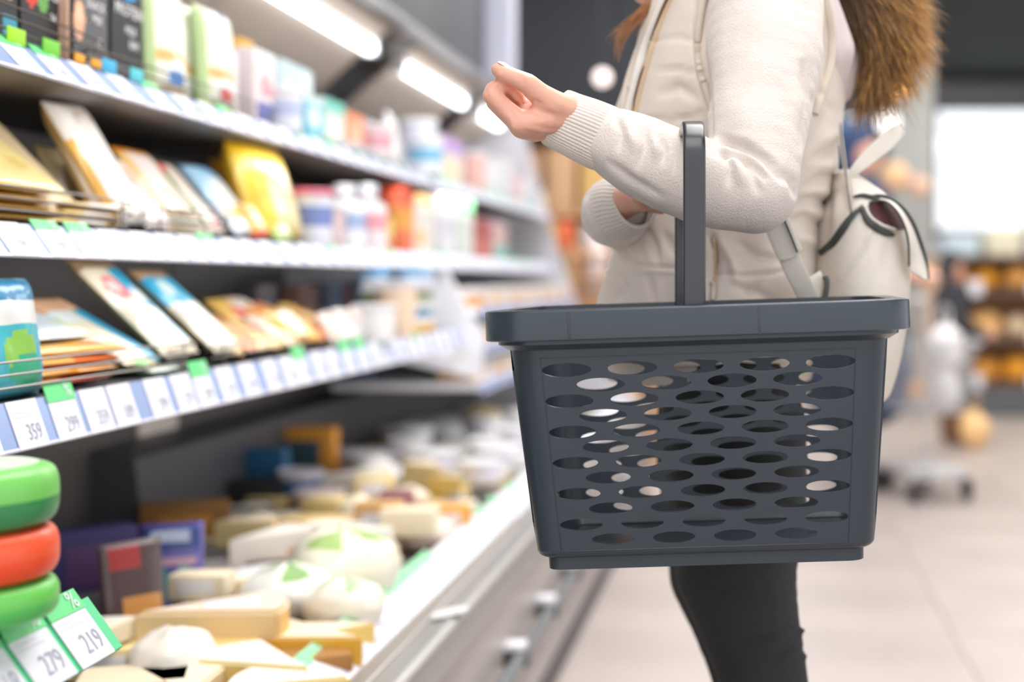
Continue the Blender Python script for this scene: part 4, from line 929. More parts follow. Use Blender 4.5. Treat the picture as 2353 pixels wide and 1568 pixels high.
arm_r = [ch((1750, -30, 2.02, 75), (1730, 250, 2.05, 66), (1690, 430, 2.0, 56), (1500, 470, 1.84, 56), (1412, 470, 1.69, 46), (1452, 452, 1.65, 40), (1480, 452, 1.635, 36)),
         ch((1480, 440, 1.63, 26), (1520, 446, 1.625, 18), (1550, 452, 1.625, 15), (1570, 460, 1.63, 12)), ch((1480, 446, 1.64, 26), (1522, 456, 1.635, 18), (1554, 466, 1.635, 15), (1574, 476, 1.64, 12)),
         ch((1478, 456, 1.65, 24), (1510, 468, 1.65, 17), (1538, 476, 1.65, 14), (1556, 484, 1.65, 11)), ch((1474, 464, 1.66, 22), (1500, 476, 1.66, 15), (1520, 482, 1.66, 12)),
         ch((1470, 452, 1.615, 24), (1500, 446, 1.60, 18), (1528, 450, 1.595, 14))]
core = [ch((1700, -40, 1.86, 105), (1690, 100, 1.86, 125), (1680, 300, 1.86, 125), (1660, 450, 1.86, 120), (1650, 650, 1.86, 130), (1650, 850, 1.86, 135)),
        ch((1700, -20, 1.72, 60), (1700, -30, 1.86, 90), (1700, -20, 2.0, 60)),
        ch((1680, -60, 1.86, 70), (1620, -140, 1.86, 66), (1590, -200, 1.86, 70))]
head = [ch((1590, -262, 1.86, 148), (1560, -250, 1.86, 140)), ch((1548, -180, 1.86, 100), (1500, -60, 1.86, 62), (1484, -22, 1.86, 34)), ch((1535, -130, 1.80, 70), (1535, -130, 1.92, 70)),
        ch((1452, -200, 1.86, 14), (1430, -150, 1.86, 19)), ch((1470, -240, 1.86, 20), (1456, -210, 1.86, 15)), ch((1462, -95, 1.85, 13), (1462, -95, 1.87, 13)), ch((1472, -80, 1.85, 12), (1472, -80, 1.87, 12)),
        ch((1600, -200, 1.775, 20), (1606, -180, 1.772, 24), (1600, -155, 1.778, 14)), ch((1600, -200, 1.945, 20), (1606, -180, 1.948, 24), (1600, -155, 1.942, 14))]
legs = []
for Yl, kx, px_ in ((1.775, 0, 0), (1.95, 60, -30)):
    legs.append(ch((1650, 830, Yl, 118), (1665, 1050, Yl, 120), (1695, 1300, Yl, 104), (1735+px_*.3, 1490, Yl, 84), (1765+px_*.6, 1640, Yl, 80), (1800+px_, 1900, Yl, 62), (1815+px_, 2150, Yl, 46), (1820+px_, 2290, Yl, 44)))
    legs.append(ch((1835+px_, 2330, Yl, 44), (1760+px_, 2375, Yl, 36), (1690+px_, 2385, Yl, 28)))
bme = blob_mesh('body', hand + arm_l + arm_r + core + head + legs, .0025, 2)
deform(bme, [(a_, b_, d_*1.5) for a_, b_, d_ in [([(1150, 168), (1158, 158)], 3, .0008), ([(1196, 172), (1206, 190), (1204, 204)], 4, .0010), ([(1188, 174), (1196, 192)], 3, .0006), ([(1142, 196), (1152, 206)], 3, .0010), ([(1112, 206), (1120, 214), (1122, 224)], 3, .0008),
   ([(1160, 236), (1180, 262), (1186, 280)], 6, .0014), ([(1222, 250), (1240, 262), (1270, 262)], 8, .0016), ([(1200, 300), (1240, 312), (1285, 312)], 5, .0008), ([(1176, 268), (1180, 300)], 7, -.0014), ([(1205, 238), (1230, 232), (1245, 240)], 4, .0012), ([(1225, 290), (1260, 296), (1290, 298)], 5, .0008)]])
body = wear('body', bme, M_skin)
nb = bvh_of(body)
# nails
M_nail = mat('fingernail', (238, 190, 174), .2)
bn = MB()
def nail(px, py, Y, dx, dy, l, w_):
    c = P(px, py, Y); ax = Vector((dx, 0, -dy)).normalized(); up = Vector((-ax.z*0 + .25*1, -.35, .9)); up = (up - ax*up.dot(ax)).normalized(); sd = ax.cross(up)
    rings = [(c + ax*l*(t-.5) + up*.0008*math.sin(PI*t), sd*w_*math.sin(PI*(.12+.80*t))**.5, up*.0007, 2.4) for t in [i/8 for i in range(9)]]
    v, f = loft(rings, 16); bn.add(v, f)
nail(1157, 148.5, 1.494, -1, -.55, .0125, .0055)
wear('fingernail', bn.mesh('fingernail'), M_nail)
# -- sweater sleeves
sl = ch((1765, -150, 1.72, 118), (1762, -40, 1.69, 134), (1757, 120, 1.65, 137), (1748, 240, 1.615, 126), (1738, 330, 1.59, 116), (1727, 428, 1.57, 112), (1660, 424, 1.56, 106), (1600, 414, 1.555, 100), (1540, 392, 1.55, 99), (1480, 360, 1.55, 95), (1425, 332, 1.548, 84), (1385, 318, 1.548, 68))
me = blob_mesh('sweater_sleeve', [sl], .0030, 8)
cre = [
 ([(1632, 330), (1665, 322), (1712, 335), (1760, 365), (1798, 410)], 9, .007), ([(1640, 352), (1690, 352), (1730, 375), (1756, 408)], 8, .006),
 ([(1800, 395), (1822, 420), (1828, 448)], 9, .004), ([(1610, 325), (1640, 336), (1670, 348)], 6, .004),
 ([(1610, 60), (1618, 160), (1628, 240), (1634, 320)], 7, .004), ([(1850, 150), (1862, 230), (1850, 330)], 14, .004),
 ([(1415, 270), (1430, 300), (1424, 340)], 8, .0035), ([(1480, 292), (1486, 330), (1470, 380)], 9, .0035), ([(1520, 316), (1530, 345), (1524, 378)], 7, .0035), ([(1546, 322), (1552, 350), (1550, 390)], 6, .003),
 ([(1660, 345), (1678, 380), (1676, 420)], 8, .004), ([(1705, 350), (1730, 400), (1742, 440)], 9, .0045), ([(1400, 372), (1450, 410), (1520, 450)], 10, .0025),
 ([(1445, 300), (1460, 340)], 9, -.003), ([(1505, 320), (1508, 360)], 8, -.003), ([(1690, 370), (1704, 420)], 9, -.003)]
cre = [(a, b, d*1.6) for a, b, d in cre]
wear('sweater_sleeve', deform(me, cre, .0024, 16, seed=1.3), M_knit)
# -- ribbed cuff
def ribtube(name, path, nrib, amp, nseg=264, k=8, wall=.0035, curl=True):
    rows = [(p.x, p.y, p.z, a, b, tw) for p, a, b, tw in path]
    rows = interp_rows(rows, k); R_ = []
    n = len(rows); v = []; f = []
    cs = [Vector(r_[:3]) for r_ in rows]
    ts = [(cs[min(i+1, n-1)]-cs[max(i-1, 0)]).normalized() for i in range(n)]
    def ringpts(i, shrink):
        r_ = rows[i]; t = ts[i]; s_ = Vector((0, -1, 0)); s_ = (s_ - t*s_.dot(t)).normalized(); u_ = t.cross(s_).normalized()
        o = []
        for q in range(nseg):
            a = 2*PI*q/nseg; rib = amp*(abs(math.cos(a*nrib/2))**.6 - .5)*2*(1 if shrink == 0 else 0)
            o.append(cs[i] + u_*math.cos(a)*(r_[3]+rib-shrink) + s_*math.sin(a)*(r_[4]+rib-shrink))
        return o
    rings = [ringpts(i, 0) for i in range(n)]
    inner = [ringpts(i, wall) for i in range(n-1, max(-1, n-1-3*k//2), -1)]
    mid = [[cs[-1] + (p-cs[-1])*.985 + ts[-1]*wall*.35 for p in ringpts(n-1, wall*.3)]]
    allr = rings + mid + inner
    for r_ in allr: v += r_
    for i in range(len(allr)-1):
        for q in range(nseg): f.append((i*nseg+q, (i+1)*nseg+q, (i+1)*nseg+(q+1) % nseg, i*nseg+(q+1) % nseg))
    mb = MB(); mb.add(v, f); return mb.mesh(name)
S = 1.548/F
cuff = [(P(1420, 332, 1.548), 66*S, 58*S, 0), (P(1392, 320, 1.548), 75*S, 66*S, 0), (P(1352, 302, 1.548), 74*S, 64*S, 0), (P(1310, 284, 1.547), 70*S, 60*S, 0), (P(1284, 272, 1.546), 68*S, 58*S, 0), (P(1276, 268, 1.546), 66*S, 56*S, 0)]
wear('cuff', ribtube('cuff', cuff, 54, .0009), M_knit)
# far sleeve
sr = ch((1752, -60, 2.02, 110), (1735, 240, 2.06, 110), (1690, 430, 2.0, 100), (1560, 480, 1.90, 92), (1450, 494, 1.80, 92), (1414, 488, 1.74, 82), (1414, 484, 1.71, 74))
me = blob_mesh('sweater_sleeve', [sr], .0035, 6)
wear('sweater_sleeve', deform(me, [([(1380, 440), (1392, 500), (1410, 540)], 10, .003), ([(1356, 430), (1352, 480), (1366, 520)], 8, .002)], .0018, 14, seed=4), M_knit)
S2 = 1.66/F
cuff2 = [(P(1405, 484, 1.722), 74*S2, 70*S2, 0), (P(1422, 478, 1.700), 76*S2, 68*S2, 0), (P(1446, 470, 1.674), 70*S2, 62*S2, 0), (P(1460, 464, 1.660), 62*S2, 54*S2, 0)]
wear('cuff', ribtube('cuff', cuff2, 44, .0008, 220), M_knit)
# -- sweater hem and collar under the vest
def torso(rows, Yc=YC, k=6, n=96, pw=2.35):
    R_ = []
    for y, xl, xr, hy, yo in interp_rows(rows, k):
        c = (P(xl, y, Yc+yo)+P(xr, y, Yc+yo))/2; R_.append((c, Vector(((xr-xl)/2*(Yc+yo)/F, 0, 0)), Vector((0, hy, 0)), pw))
    return R_
hem = torso([(700, 1400, 1865, .155, 0), (780, 1392, 1868, .158, 0), (840, 1392, 1868, .157, 0), (868, 1400, 1862, .153, 0)], n=96)
v, f = [], []
nseg = 288
for c, a, b, p in hem:
    for q in range(nseg):
        t = 2*PI*q/nseg; rib = 1 + .008*abs(math.cos(t*60)); cs_, sn = math.cos(t), math.sin(t)
        v.append(c + (a*math.copysign(abs(cs_)**(2/p), cs_) + b*math.copysign(abs(sn)**(2/p), sn))*rib)
for i in range(len(hem)-1):
    for q in range(nseg): f.append((i*nseg+q, i*nseg+(q+1) % nseg, (i+1)*nseg+(q+1) % nseg, (i+1)*nseg+q))
mb = MB(); mb.add(v, f); wear('sweater_hem', mb.mesh('hem'), M_knit)
# -- vest
rows = [(-175, 1640, 1800, .06, .0), (-140, 1590, 1850, .10, 0), (-95, 1545, 1885, .145, 0), (-30, 1508, 1915, .168, 0), (60, 1478, 1932, .17, 0), (160, 1448, 1940, .168, 0), (270, 1414, 1938, .162, 0), (380, 1404, 1920, .155, 0), (480, 1408, 1895, .150, 0), (560, 1412, 1878, .150, 0), (620, 1394, 1878, .155, 0), (690, 1376, 1884, .16, 0), (760, 1370, 1890, .165, 0), (815, 1374, 1888, .165, 0), (822, 1392, 1876, .158, 0)]
v, f = loft([(c, a, b, p) for c, a, b, p in torso(rows, k=14)], 300)
mb = MB(); mb.add(v, f); me = fixn(mb.mesh('vest'))
vc = [
 ([(1385, 614), (1450, 611), (1520, 612), (1562, 616)], 3.5, .0035), ([(1640, 628), (1700, 634), (1770, 630), (1840, 610)], 4, .0035), ([(1385, 622), (1562, 624)], 6, -.0015),
 ([(1500, 160), (1560, 158), (1612, 172)], 3.5, .003), ([(1480, 272), (1540, 278), (1615, 262)], 4, .0035), ([(1500, 95), (1560, 85), (1606, 98)], 4, .002),
 ([(1520, 215), (1560, 200), (1600, 225)], 10, .004), ([(1480, 345), (1560, 352)], 9, .003),
 ([(1600, 0), (1596, 90), (1606, 160), (1626, 240)], 5, .004),
 ([(1470, 500), (1500, 560), (1510, 600)], 9, .004), ([(1530, 540), (1545, 580)], 9, .004), ([(1450, 560), (1470, 600)], 9, -.004), ([(1420, 690), (1440, 660), (1436, 640)], 7, .003), ([(1505, 700), (1498, 660), (1490, 630)], 7, .003),
 ([(1635, 540), (1650, 580), (1640, 640), (1636, 690)], 6, .008), ([(1700, 560), (1740, 590), (1800, 600)], 10, .005), ([(1660, 560), (1680, 600), (1690, 640)], 10, -.005),
 ([(1690, 660), (1740, 670), (1790, 700)], 9, .004), ([(1740, 645), (1720, 690)], 8, .003), ([(1780, 560), (1830, 590), (1850, 640)], 12, .006), ([(1640, 560), (1650, 640)], 7, .004),
 ([(1900, 260), (1880, 300), (1860, 340)], 8, .006), ([(1934, 330), (1905, 350), (1870, 362)], 8, .008), ([(1926, 400), (1890, 408), (1850, 430)], 8, .008), ([(1905, 470), (1870, 455), (1830, 470)], 8, .008), ([(1890, 520), (1850, 500), (1816, 510)], 8, .007),
 ([(1930, 300), (1890, 325)], 10, -.006), ([(1920, 375), (1880, 385)], 12, -.008), ([(1905, 440), (1860, 442)], 12, -.008), ([(1890, 500), (1850, 480)], 11, -.007), ([(1870, 560), (1830, 545)], 11, -.006),
 ([(1880, 200), (1900, 240), (1930, 260)], 8, .004), ([(1895, 60), (1905, 140), (1898, 220)], 10, .006)]
vc = [(a, b*(1.25 if a[0][0] > 1800 else 1), d*(.75 if a[0][0] > 1800 else 1.8)) for a, b, d in vc]
vest = wear('vest', deform(me, vc, .0040, 9, stretch=(1, 1, 1.3), seed=2.2), M_vest)
vb = bvh_of(vest)
def surf_path(pts, lift=.0015, k=8, bv=None):
    c = catmull([Vector((x, y, 0)) for x, y in pts], k); out = []
    for q in c:
        s_ = on_surf(bv or vb, q.x, q.y, lift)
        if s_ is not None: out.append(s_)
    return out
def strip(pts, w0, lift, th=.003, bv=None, k=8, side=1):
    """soft band lying on the cloth along a line"""
    mb = MB(); p = surf_path(pts, lift, k, bv)
    rings = []
    for i, c in enumerate(p):
        t = (p[min(i+1, len(p)-1)] - p[max(i-1, 0)]).normalized(); n_ = (Vector((0, 0, EYE)) - c).normalized(); s_ = t.cross(n_).normalized(); n_ = s_.cross(t)
        ww = w0 if not callable(w0) else w0(i/(len(p)-1)); rings.append((c, s_*ww, n_*th, 3))
    v, f = loft(rings, 16); mb.add(v, f); return mb
M_trim = mat('vest_trim', (218, 205, 190), .6, noise_s=6, noise_a=.03, sheen=.1)
def wmb(name, mb, m): return wear(name, mb.mesh(name), m)
wmb('armhole_trim', strip([(1632, -60), (1612, 20), (1603, 100), (1608, 160), (1624, 210), (1640, 262)], .0045, .003, .005), M_trim)
wmb('front_placket', strip([(1545, -40), (1512, 40), (1485, 110), (1466, 180), (1452, 240), (1442, 285)], .0075, .002, .004), mat('inner_placket', (234, 228, 220), .5, sheen=.1))
wmb('front_edge', strip([(1512, 0), (1492, 60), (1464, 130), (1442, 200), (1430, 270)], .0060, .002, .007), M_trim)
wmb('zip_band', strip([(1556, -40), (1524, 30), (1500, 105), (1480, 170), (1463, 235), (1455, 288)], .0045, .004, .002), mat('zip_tape', (205, 180, 150), .6))
zp = surf_path([(1548, -30), (1520, 30), (1494, 105), (1475, 170), (1458, 235), (1450, 288)], .0075, 30)
zb = MB(); acc = 0; last = None
for i in range(len(zp)-1):
    seg = (zp[i+1]-zp[i]).length; n_ = max(1, int(seg/.0022))
    for j in range(n_):
        c = zp[i].lerp(zp[i+1], j/n_); t = (zp[i+1]-zp[i]).normalized(); q = t.to_track_quat('Z', 'Y').to_matrix().to_4x4()
        zb.box(-.0026, .0026, -.0014, .0014, -.0007, .0007, M=Matrix.Translation(c) @ q)
wmb('zipper', zb, mat('brass_zip', (120, 88, 62), .35, .6))
sn = MB()
for (x, y) in ((1452, 150), (1446, 118+80), (1462, 118)):
    p = on_surf(vb, x, y, .009)
    if p: sn.lathe([(.0035, -.001), (.0035, .001), (.002, .0016)], 14, loc=p)
wmb('snap_button', sn, mat('snap', (236, 226, 215), .25, .3))
# side pocket zip with its puller
wmb('pocket_zip', strip([(1640, 545), (1643, 600), (1641, 650), (1636, 690)], .0022, .003, .0015), mat('zip_tape', (205, 180, 150), .6))
pz = strip([(1636, 648), (1640, 662), (1637, 690)], lambda t: .0016+.002*math.sin(PI*t), .006, .0018); wmb('zip_puller', pz, M_trim)
# back panel of the vest over the shoulder
wmb('back_armhole_trim', strip([(1886, -60), (1902, 20), (1912, 90), (1908, 150), (1890, 210), (1872, 262)], .0055, .003, .006), M_trim)
# collar seen at the top
mb = MB(); rings = []
for t in [i/10 for i in range(11)]:
    a = -.9 + 1.8*t
c0 = P(1640, -120, YC)
rg = [(P(1640, -30, YC), Vector((.075, 0, -.02)), Vector((0, .085, 0)), 2.2), (P(1618, -80, YC), Vector((.066, 0, -.02)), Vector((0, .075, 0)), 2.2), (P(1600, -115, YC), Vector((.062, 0, -.02)), Vector((0, .07, 0)), 2.2), (P(1598, -118, YC), Vector((.055, 0, -.02)), Vector((0, .063, 0)), 2.2), (P(1618, -80, YC), Vector((.058, 0, -.02)), Vector((0, .066, 0)), 2.2)]
v, f = loft(rg, 40, False); mb.add(v, f); wmb('collar', mb, M_trim)
# -- hood pouch and fur
hood = blob_mesh('hood', [ch((1870, -40, 1.86, 50), (1893, 60, 1.86, 60), (1908, 140, 1.86, 68), (1914, 195, 1.86, 50)), ch((1880, -20, 1.78, 40), (1908, 120, 1.79, 58), (1910, 190, 1.82, 40)), ch((1880, -20, 1.95, 40), (1908, 120, 1.93, 60))], .004, 8)
M_hood = mat('hood_cloth', (212, 197, 197), .65, sheen=.2, noise_s=4, noise_a=.02)
wear('hood', deform(hood, [([(1935, 60), (1945, 130), (1950, 200)], 8, .003), ([(1925, 205), (1950, 190)], 6, .003)], .002, 10, seed=6), M_hood)
def fur_spine(t, s):       # t along the trim, s across: returns px,py,Y
    path = catmull([Vector(p) for p in ((1890, -120, 0), (1935, -40, 0), (1985, 50, 0), (2015, 120, 0), (2012, 180, 0), (1990, 215, 0))], 8)
    i = min(len(path)-1, max(0, int(t*(len(path)-1)))); return path[i]
fb = blob_mesh('fur_base', [ch((1905, -120, 1.87, 70), (1965, -50, 1.87, 78), (2008, 25, 1.87, 66), (2034, 100, 1.87, 46), (2022, 160, 1.87, 28), (1996, 196, 1.87, 20))], .005, 3)
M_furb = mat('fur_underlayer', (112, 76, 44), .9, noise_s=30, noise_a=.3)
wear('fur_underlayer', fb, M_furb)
fm = bpy.data.materials.new('fur'); fm.use_nodes = True; nt = fm.node_tree; b = nt.nodes['Principled BSDF']; a = nt.nodes.new('ShaderNodeAttribute'); a.attribute_name = 'Col'
nt.links.new(a.outputs['Color'], b.inputs['Base Color']); b.inputs['Roughness'].default_value = .5; b.inputs['Sheen Weight'].default_value = .3
rnd = random.Random(11); mb = MB()
me = fb; polys = me.polygons; areas = [p.area for p in polys]; tot = sum(areas)
cum = []; s_ = 0
for ar in areas: s_ += ar; cum.append(s_)
import bisect
axis = [P(1915, -120, 1.87), P(1980, -50, 1.87), P(2022, 30, 1.87), P(2034, 100, 1.87), P(2022, 160, 1.87), P(1990, 200, 1.87)]
for q in range(15000):
    p = polys[bisect.bisect(cum, rnd.random()*tot*.9999)]; c = p.center.copy(); n_ = p.normal.copy()
    bi = min(range(5), key=lambda i: (c-(axis[i]+axis[i+1])/2).length); tan = (axis[bi+1]-axis[bi]).normalized()
    d = (n_*.8 + tan*.55 + Vector((.45, 0, -.25)) + Vector((rnd.gauss(0, .22), rnd.gauss(0, .22), rnd.gauss(0, .22)))).normalized()
    if d.x < -.35: d.x *= .2; d.normalize()
    L = rnd.uniform(.020, .052)*(1.15 if c.x > .05 else .8)*(1.3 if rnd.random() < .08 else 1); wv = d.cross(Vector((rnd.gauss(0, 1), rnd.gauss(0, 1), rnd.gauss(0, 1)))).normalized()*rnd.uniform(.00022, .0005)
    bend = (tan*.3 + Vector((0, 0, -.5)) + Vector((rnd.gauss(0, .15), rnd.gauss(0, .15), rnd.gauss(0, .15)))) * L*.35
    p0, p1, p2, p3 = c - d*.002, c + d*L*.4 + bend*.12, c + d*L*.75 + bend*.5, c + d*L + bend
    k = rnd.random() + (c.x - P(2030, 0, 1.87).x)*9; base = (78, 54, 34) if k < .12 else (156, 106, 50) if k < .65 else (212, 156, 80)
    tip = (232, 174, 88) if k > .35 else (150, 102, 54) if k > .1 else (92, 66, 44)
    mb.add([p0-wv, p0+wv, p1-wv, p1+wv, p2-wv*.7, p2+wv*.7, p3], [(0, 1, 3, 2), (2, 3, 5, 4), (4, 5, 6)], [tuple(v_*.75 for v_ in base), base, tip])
mb.c = [c for c in mb.c]
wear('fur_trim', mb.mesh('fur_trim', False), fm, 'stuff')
# -- hair: a mass on the head and loose locks falling forward
M_hair = mat('hair', (150, 92, 46), .4, noise_s=60, noise_a=.3)
hm = blob_mesh('hair', [ch((1612, -285, 1.86, 155), (1650, -240, 1.86, 140), (1680, -150, 1.86, 110), (1690, -80, 1.86, 80)), ch((1600, -220, 1.78, 62), (1600, -120, 1.775, 42), (1560, -70, 1.78, 30), (1520, -30, 1.79, 22))], .005, 4)
wear('hair', hm, M_hair)
lk = MB()
def lock(pts, n, spread, r0=.0003, seed=0):
    rn = random.Random(seed)
    for q in range(n):
        ox, oy = rn.gauss(0, spread), rn.gauss(0, spread*.25); k = rn.uniform(.75, 1.0)
        pp = catmull([P(x+ox*(.35+.65*math.sin(PI*min(1, (i+.4)/len(pts)))), y+oy, Y + rn.gauss(0, .003)) for i, (x, y, Y) in enumerate(pts)], 6)
        pp = pp[:max(4, int(len(pp)*k))]
        lk.tube(pp, [r0*(1-.8*(i/len(pp))**2) for i in range(len(pp))], 4)
lock([(1545, -60, 1.77), (1500, 10, 1.765), (1462, 45, 1.765), (1435, 75, 1.765), (1420, 105, 1.765), (1414, 148, 1.765)], 60, 8, seed=1)
lock([(1540, -60, 1.77), (1495, 5, 1.765), (1470, 30, 1.765), (1440, 55, 1.765), (1412, 78, 1.765), (1398, 92, 1.765)], 16, 12, seed=2)
lock([(1550, -60, 1.77), (1510, 0, 1.765), (1490, 20, 1.765), (1476, 60, 1.765), (1452, 90, 1.765)], 22, 11, seed=3)
wmb('hair_lock', lk, mat('hair_lock', (176, 124, 86), .35, noise_s=60, noise_a=.25))
# -- jeans and boots
jl = [ch((1640, 800, 1.86, 128), (1640, 880, 1.86, 132))]
for Yl, o in ((1.775, 0), (1.95, -14)):
    jl.append(ch((1664, 840, Yl, 148), (1688+o, 1000, Yl, 170), (1694+o, 1150, Yl, 162), (1690+o, 1305, Yl, 140), (1722+o, 1430, Yl, 116), (1752+o, 1545, Yl, 104), (1775+o*2, 1680, Yl, 98), (1800+o*2, 1900, Yl, 80), (1815+o*3, 2150, Yl, 62), (1820+o*3, 2230, Yl, 60)))
me = blob_mesh('jeans', jl, .0036, 5)
jc = [([(1700, 1480), (1760, 1470), (1835, 1440)], 8, .004), ([(1760, 1530), (1810, 1505), (1856, 1490)], 8, .004), ([(1600, 1340), (1660, 1352), (1720, 1340)], 10, .002), ([(1790, 1350), (1830, 1340)], 8, .003), ([(1835, 1448), (1848, 1452)], 7, -.006), ([(1848, 1505), (1860, 1510)], 8, -.005)]
wear('jeans', deform(me, jc, .0016, 14, stretch=(.6, 1, 1.6), seed=9), M_jean)
for Yl, o in ((1.775, 0), (1.95, -42)):
    bt_ = blob_mesh('boot', [ch((1818+o, 2190, Yl, 62), (1822+o, 2320, Yl, 56)), ch((1838+o, 2325, Yl, 52), (1770+o, 2350, Yl, 46), (1690+o, 2364, Yl, 40), (1650+o, 2368, Yl, 34))], .005, 4)
    for v_ in bt_.vertices: v_.co.z = max(v_.co.z, .001)
    wear('boot', bt_, mat('boot_leather', (40, 36, 36), .4, noise_s=10, noise_a=.1))

# ------------------------------------------------------------------ the backpack (worn on the back)
M_bag = mat('ivory_leather', (214, 206, 196), .42, noise_s=5, noise_a=.03, bump=.3, bump_s=240, spec=.4)
M_pipe = mat('dark_bag_edge', (58, 62, 60), .45)
bp = empty('backpack', P(1985, 900, 1.86)); tag(bp, 'ivory leather backpack with dark edging and open flap behind the person in the vest', 'backpack')
BI = Matrix.Translation(-Vector(bp.location))
def bag(name, me, m):
    me.materials.clear(); me.materials.append(m); o = link(name, me, bp); o.matrix_parent_inverse = BI; return o
rows = [(392, 1926, 1958, .02, 0), (404, 1916, 1972, .045, 0), (428, 1902, 2006, .075, 0), (455, 1896, 2040, .095, 0), (500, 1872, 2070, .108, 0), (570, 1864, 2086, .115, 0), (650, 1862, 2088, .118, 0), (740, 1872, 2080, .118, 0), (820, 1902, 2066, .112, 0), (890, 1920, 2046, .10, 0), (915, 1936, 2030, .08, 0), (922, 1956, 2008, .04, 0)]
v, f = loft(torso(rows, k=10, pw=2.2), 180); mb = MB(); mb.add(v, f)
me = deform(fixn(mb.mesh('bag_body')), [([(2010, 530), (1985, 580), (1950, 625), (1922, 670)], 6, .004), ([(2005, 520), (1990, 560)], 7, -.003), ([(1950, 400), (1952, 450), (1956, 490)], 3, .003), ([(1910, 450), (1900, 520), (1886, 590)], 12, .004), ([(1925, 440), (1915, 520)], 12, -.003), ([(2040, 560), (2030, 640)], 14, .003)], .0015, 8, seed=3)
bgb = bag('bag_body', me, M_bag); bb = bvh_of(bgb)
def bstrip(name, pts, w0, lift, th, m, k=8): return bag(name, strip(pts, w0, lift, th, bb, k).mesh(name), m)
bstrip('edge_piping', [(1884, 582), (1910, 562), (1935, 528), (1955, 500), (1982, 476)], lambda t: .0016+.0035*math.sin(PI*min(1, t+.15))**.5, .004, .002, M_pipe)
bstrip('edge_piping', [(1982, 478), (1994, 506), (2016, 524), (2038, 536), (2054, 540)], lambda t: .0008+.0040*math.sin(PI*min(1, t*.9+.1))**.5, .004, .002, M_pipe)
bstrip('edge_piping', [(1960, 452), (1982, 449), (2004, 453), (2030, 450)], lambda t: .0006+.0024*math.sin(PI*t), .003, .002, M_pipe)
bstrip('pale_edge', [(1886, 572), (1908, 552), (1932, 518), (1952, 490), (1980, 468)], .0022, .003, .002, M_bag)
bstrip('pale_edge', [(1986, 470), (2000, 498), (2024, 516), (2056, 528)], .0022, .0045, .0022, M_bag)
# open mouth lining
def patch(name, outline, lift, bulge, m, n=10, extra=None):
    """outline in px on the bag, filled as a fan with thickness"""
    pts = catmull([Vector((x, y, 0)) for x, y in outline], 6, closed=True); cx = sum(p.x for p in pts)/len(pts); cy = sum(p.y for p in pts)/len(pts)
    v = []; f = []; N = len(pts)
    for r_ in range(n+1):
        t = r_/n
        for p in pts:
            x, y = cx+(p.x-cx)*t, cy+(p.y-cy)*t; s_ = on_surf(bb, x, y, lift + bulge*(1-t*t))
            if s_ is None: s_ = P(x, y, 1.845) 
            v.append(s_)
    for r_ in range(n):
        for k in range(N): f.append((r_*N+k, r_*N+(k+1) % N, (r_+1)*N+(k+1) % N, (r_+1)*N+k))
    o = len(v); v += [p + Vector((0, .002, 0)) for p in v[n*N:(n+1)*N]]
    for k in range(N): f.append((n*N+k, n*N+(k+1) % N, o+(k+1) % N, o+k))
    mb = MB(); mb.add(v, f); return bag(name, mb.mesh(name), m)
patch('lining', [(1996, 470), (2020, 462), (2044, 472), (2066, 494), (2080, 524), (2060, 527), (2030, 518), (2008, 500)], .0035, -.0005, mat('dark_red_lining', (84, 46, 46), .7, noise_s=40, noise_a=.4))
# hanging flap, a curved leather sheet with dark edge
def sheet(name, rows, th, m, k=6, n=14):
    """rows of (left px,py,Y, right px,py,Y)"""
    R_ = interp_rows(rows, k); v = []; f = []
    for side in (0, 1):
        for r_ in R_:
            a = P(*r_[:3]); b_ = P(*r_[3:])
            for i in range(n+1):
                t = i/n; v.append(a.lerp(b_, t) + Vector((0, -.006*math.sin(PI*t) + side*th, 0)))
    M_ = n+1; N = len(R_)*M_
    for i in range(len(R_)-1):
        for j in range(n):
            a = i*M_+j; f.append((a, a+1, a+M_+1, a+M_)); f.append((N+a, N+a+M_, N+a+M_+1, N+a+1))
        for j in (0, n): a = i*M_+j; q4 = (a, a+M_, N+a+M_, N+a); f.append(q4 if j == 0 else q4[::-1])
    for i in (0, len(R_)-1):
        for j in range(n): a = i*M_+j; q4 = (a, a+1, N+a+1, N+a); f.append(q4[::-1] if i == 0 else q4)
    mb = MB(); mb.add(v, f); return bag(name, mb.mesh(name), m)
sheet('flap', [(1990, 462, 1.765, 2026, 454, 1.775), (2022, 458, 1.752, 2052, 462, 1.765), (2056, 482, 1.745, 2076, 484, 1.77), (2076, 515, 1.745, 2096, 516, 1.78), (2086, 555, 1.75, 2112, 556, 1.79), (2088, 600, 1.76, 2126, 596, 1.80), (2094, 624, 1.765, 2132, 622, 1.80), (2118, 640, 1.78, 2134, 644, 1.80)], .004, M_bag)
ep = catmull([P(x, y, Y) for x, y, Y in ((1984, 460, 1.762), (2010, 450, 1.765), (2034, 452, 1.765), (2058, 464, 1.765), (2080, 486, 1.768), (2100, 518, 1.778), (2116, 558, 1.788), (2128, 598, 1.798), (2135, 642, 1.798))], 6)
mb = MB(); mb.tube(ep, [.0012+.0018*math.sin(PI*i/(len(ep)-1)) for i in range(len(ep))], 8); bag('flap_edge', mb.mesh('flap_edge'), M_pipe)
mb = MB(); ep = catmull([P(x, y, Y) for x, y, Y in ((1998, 466, 1.755), (2030, 462, 1.748), (2056, 480, 1.742), (2076, 514, 1.742), (2087, 556, 1.747), (2089, 612, 1.757))], 6); mb.tube(ep, .0016, 6); bag('flap_edge', mb.mesh('flap_edge'), M_pipe)
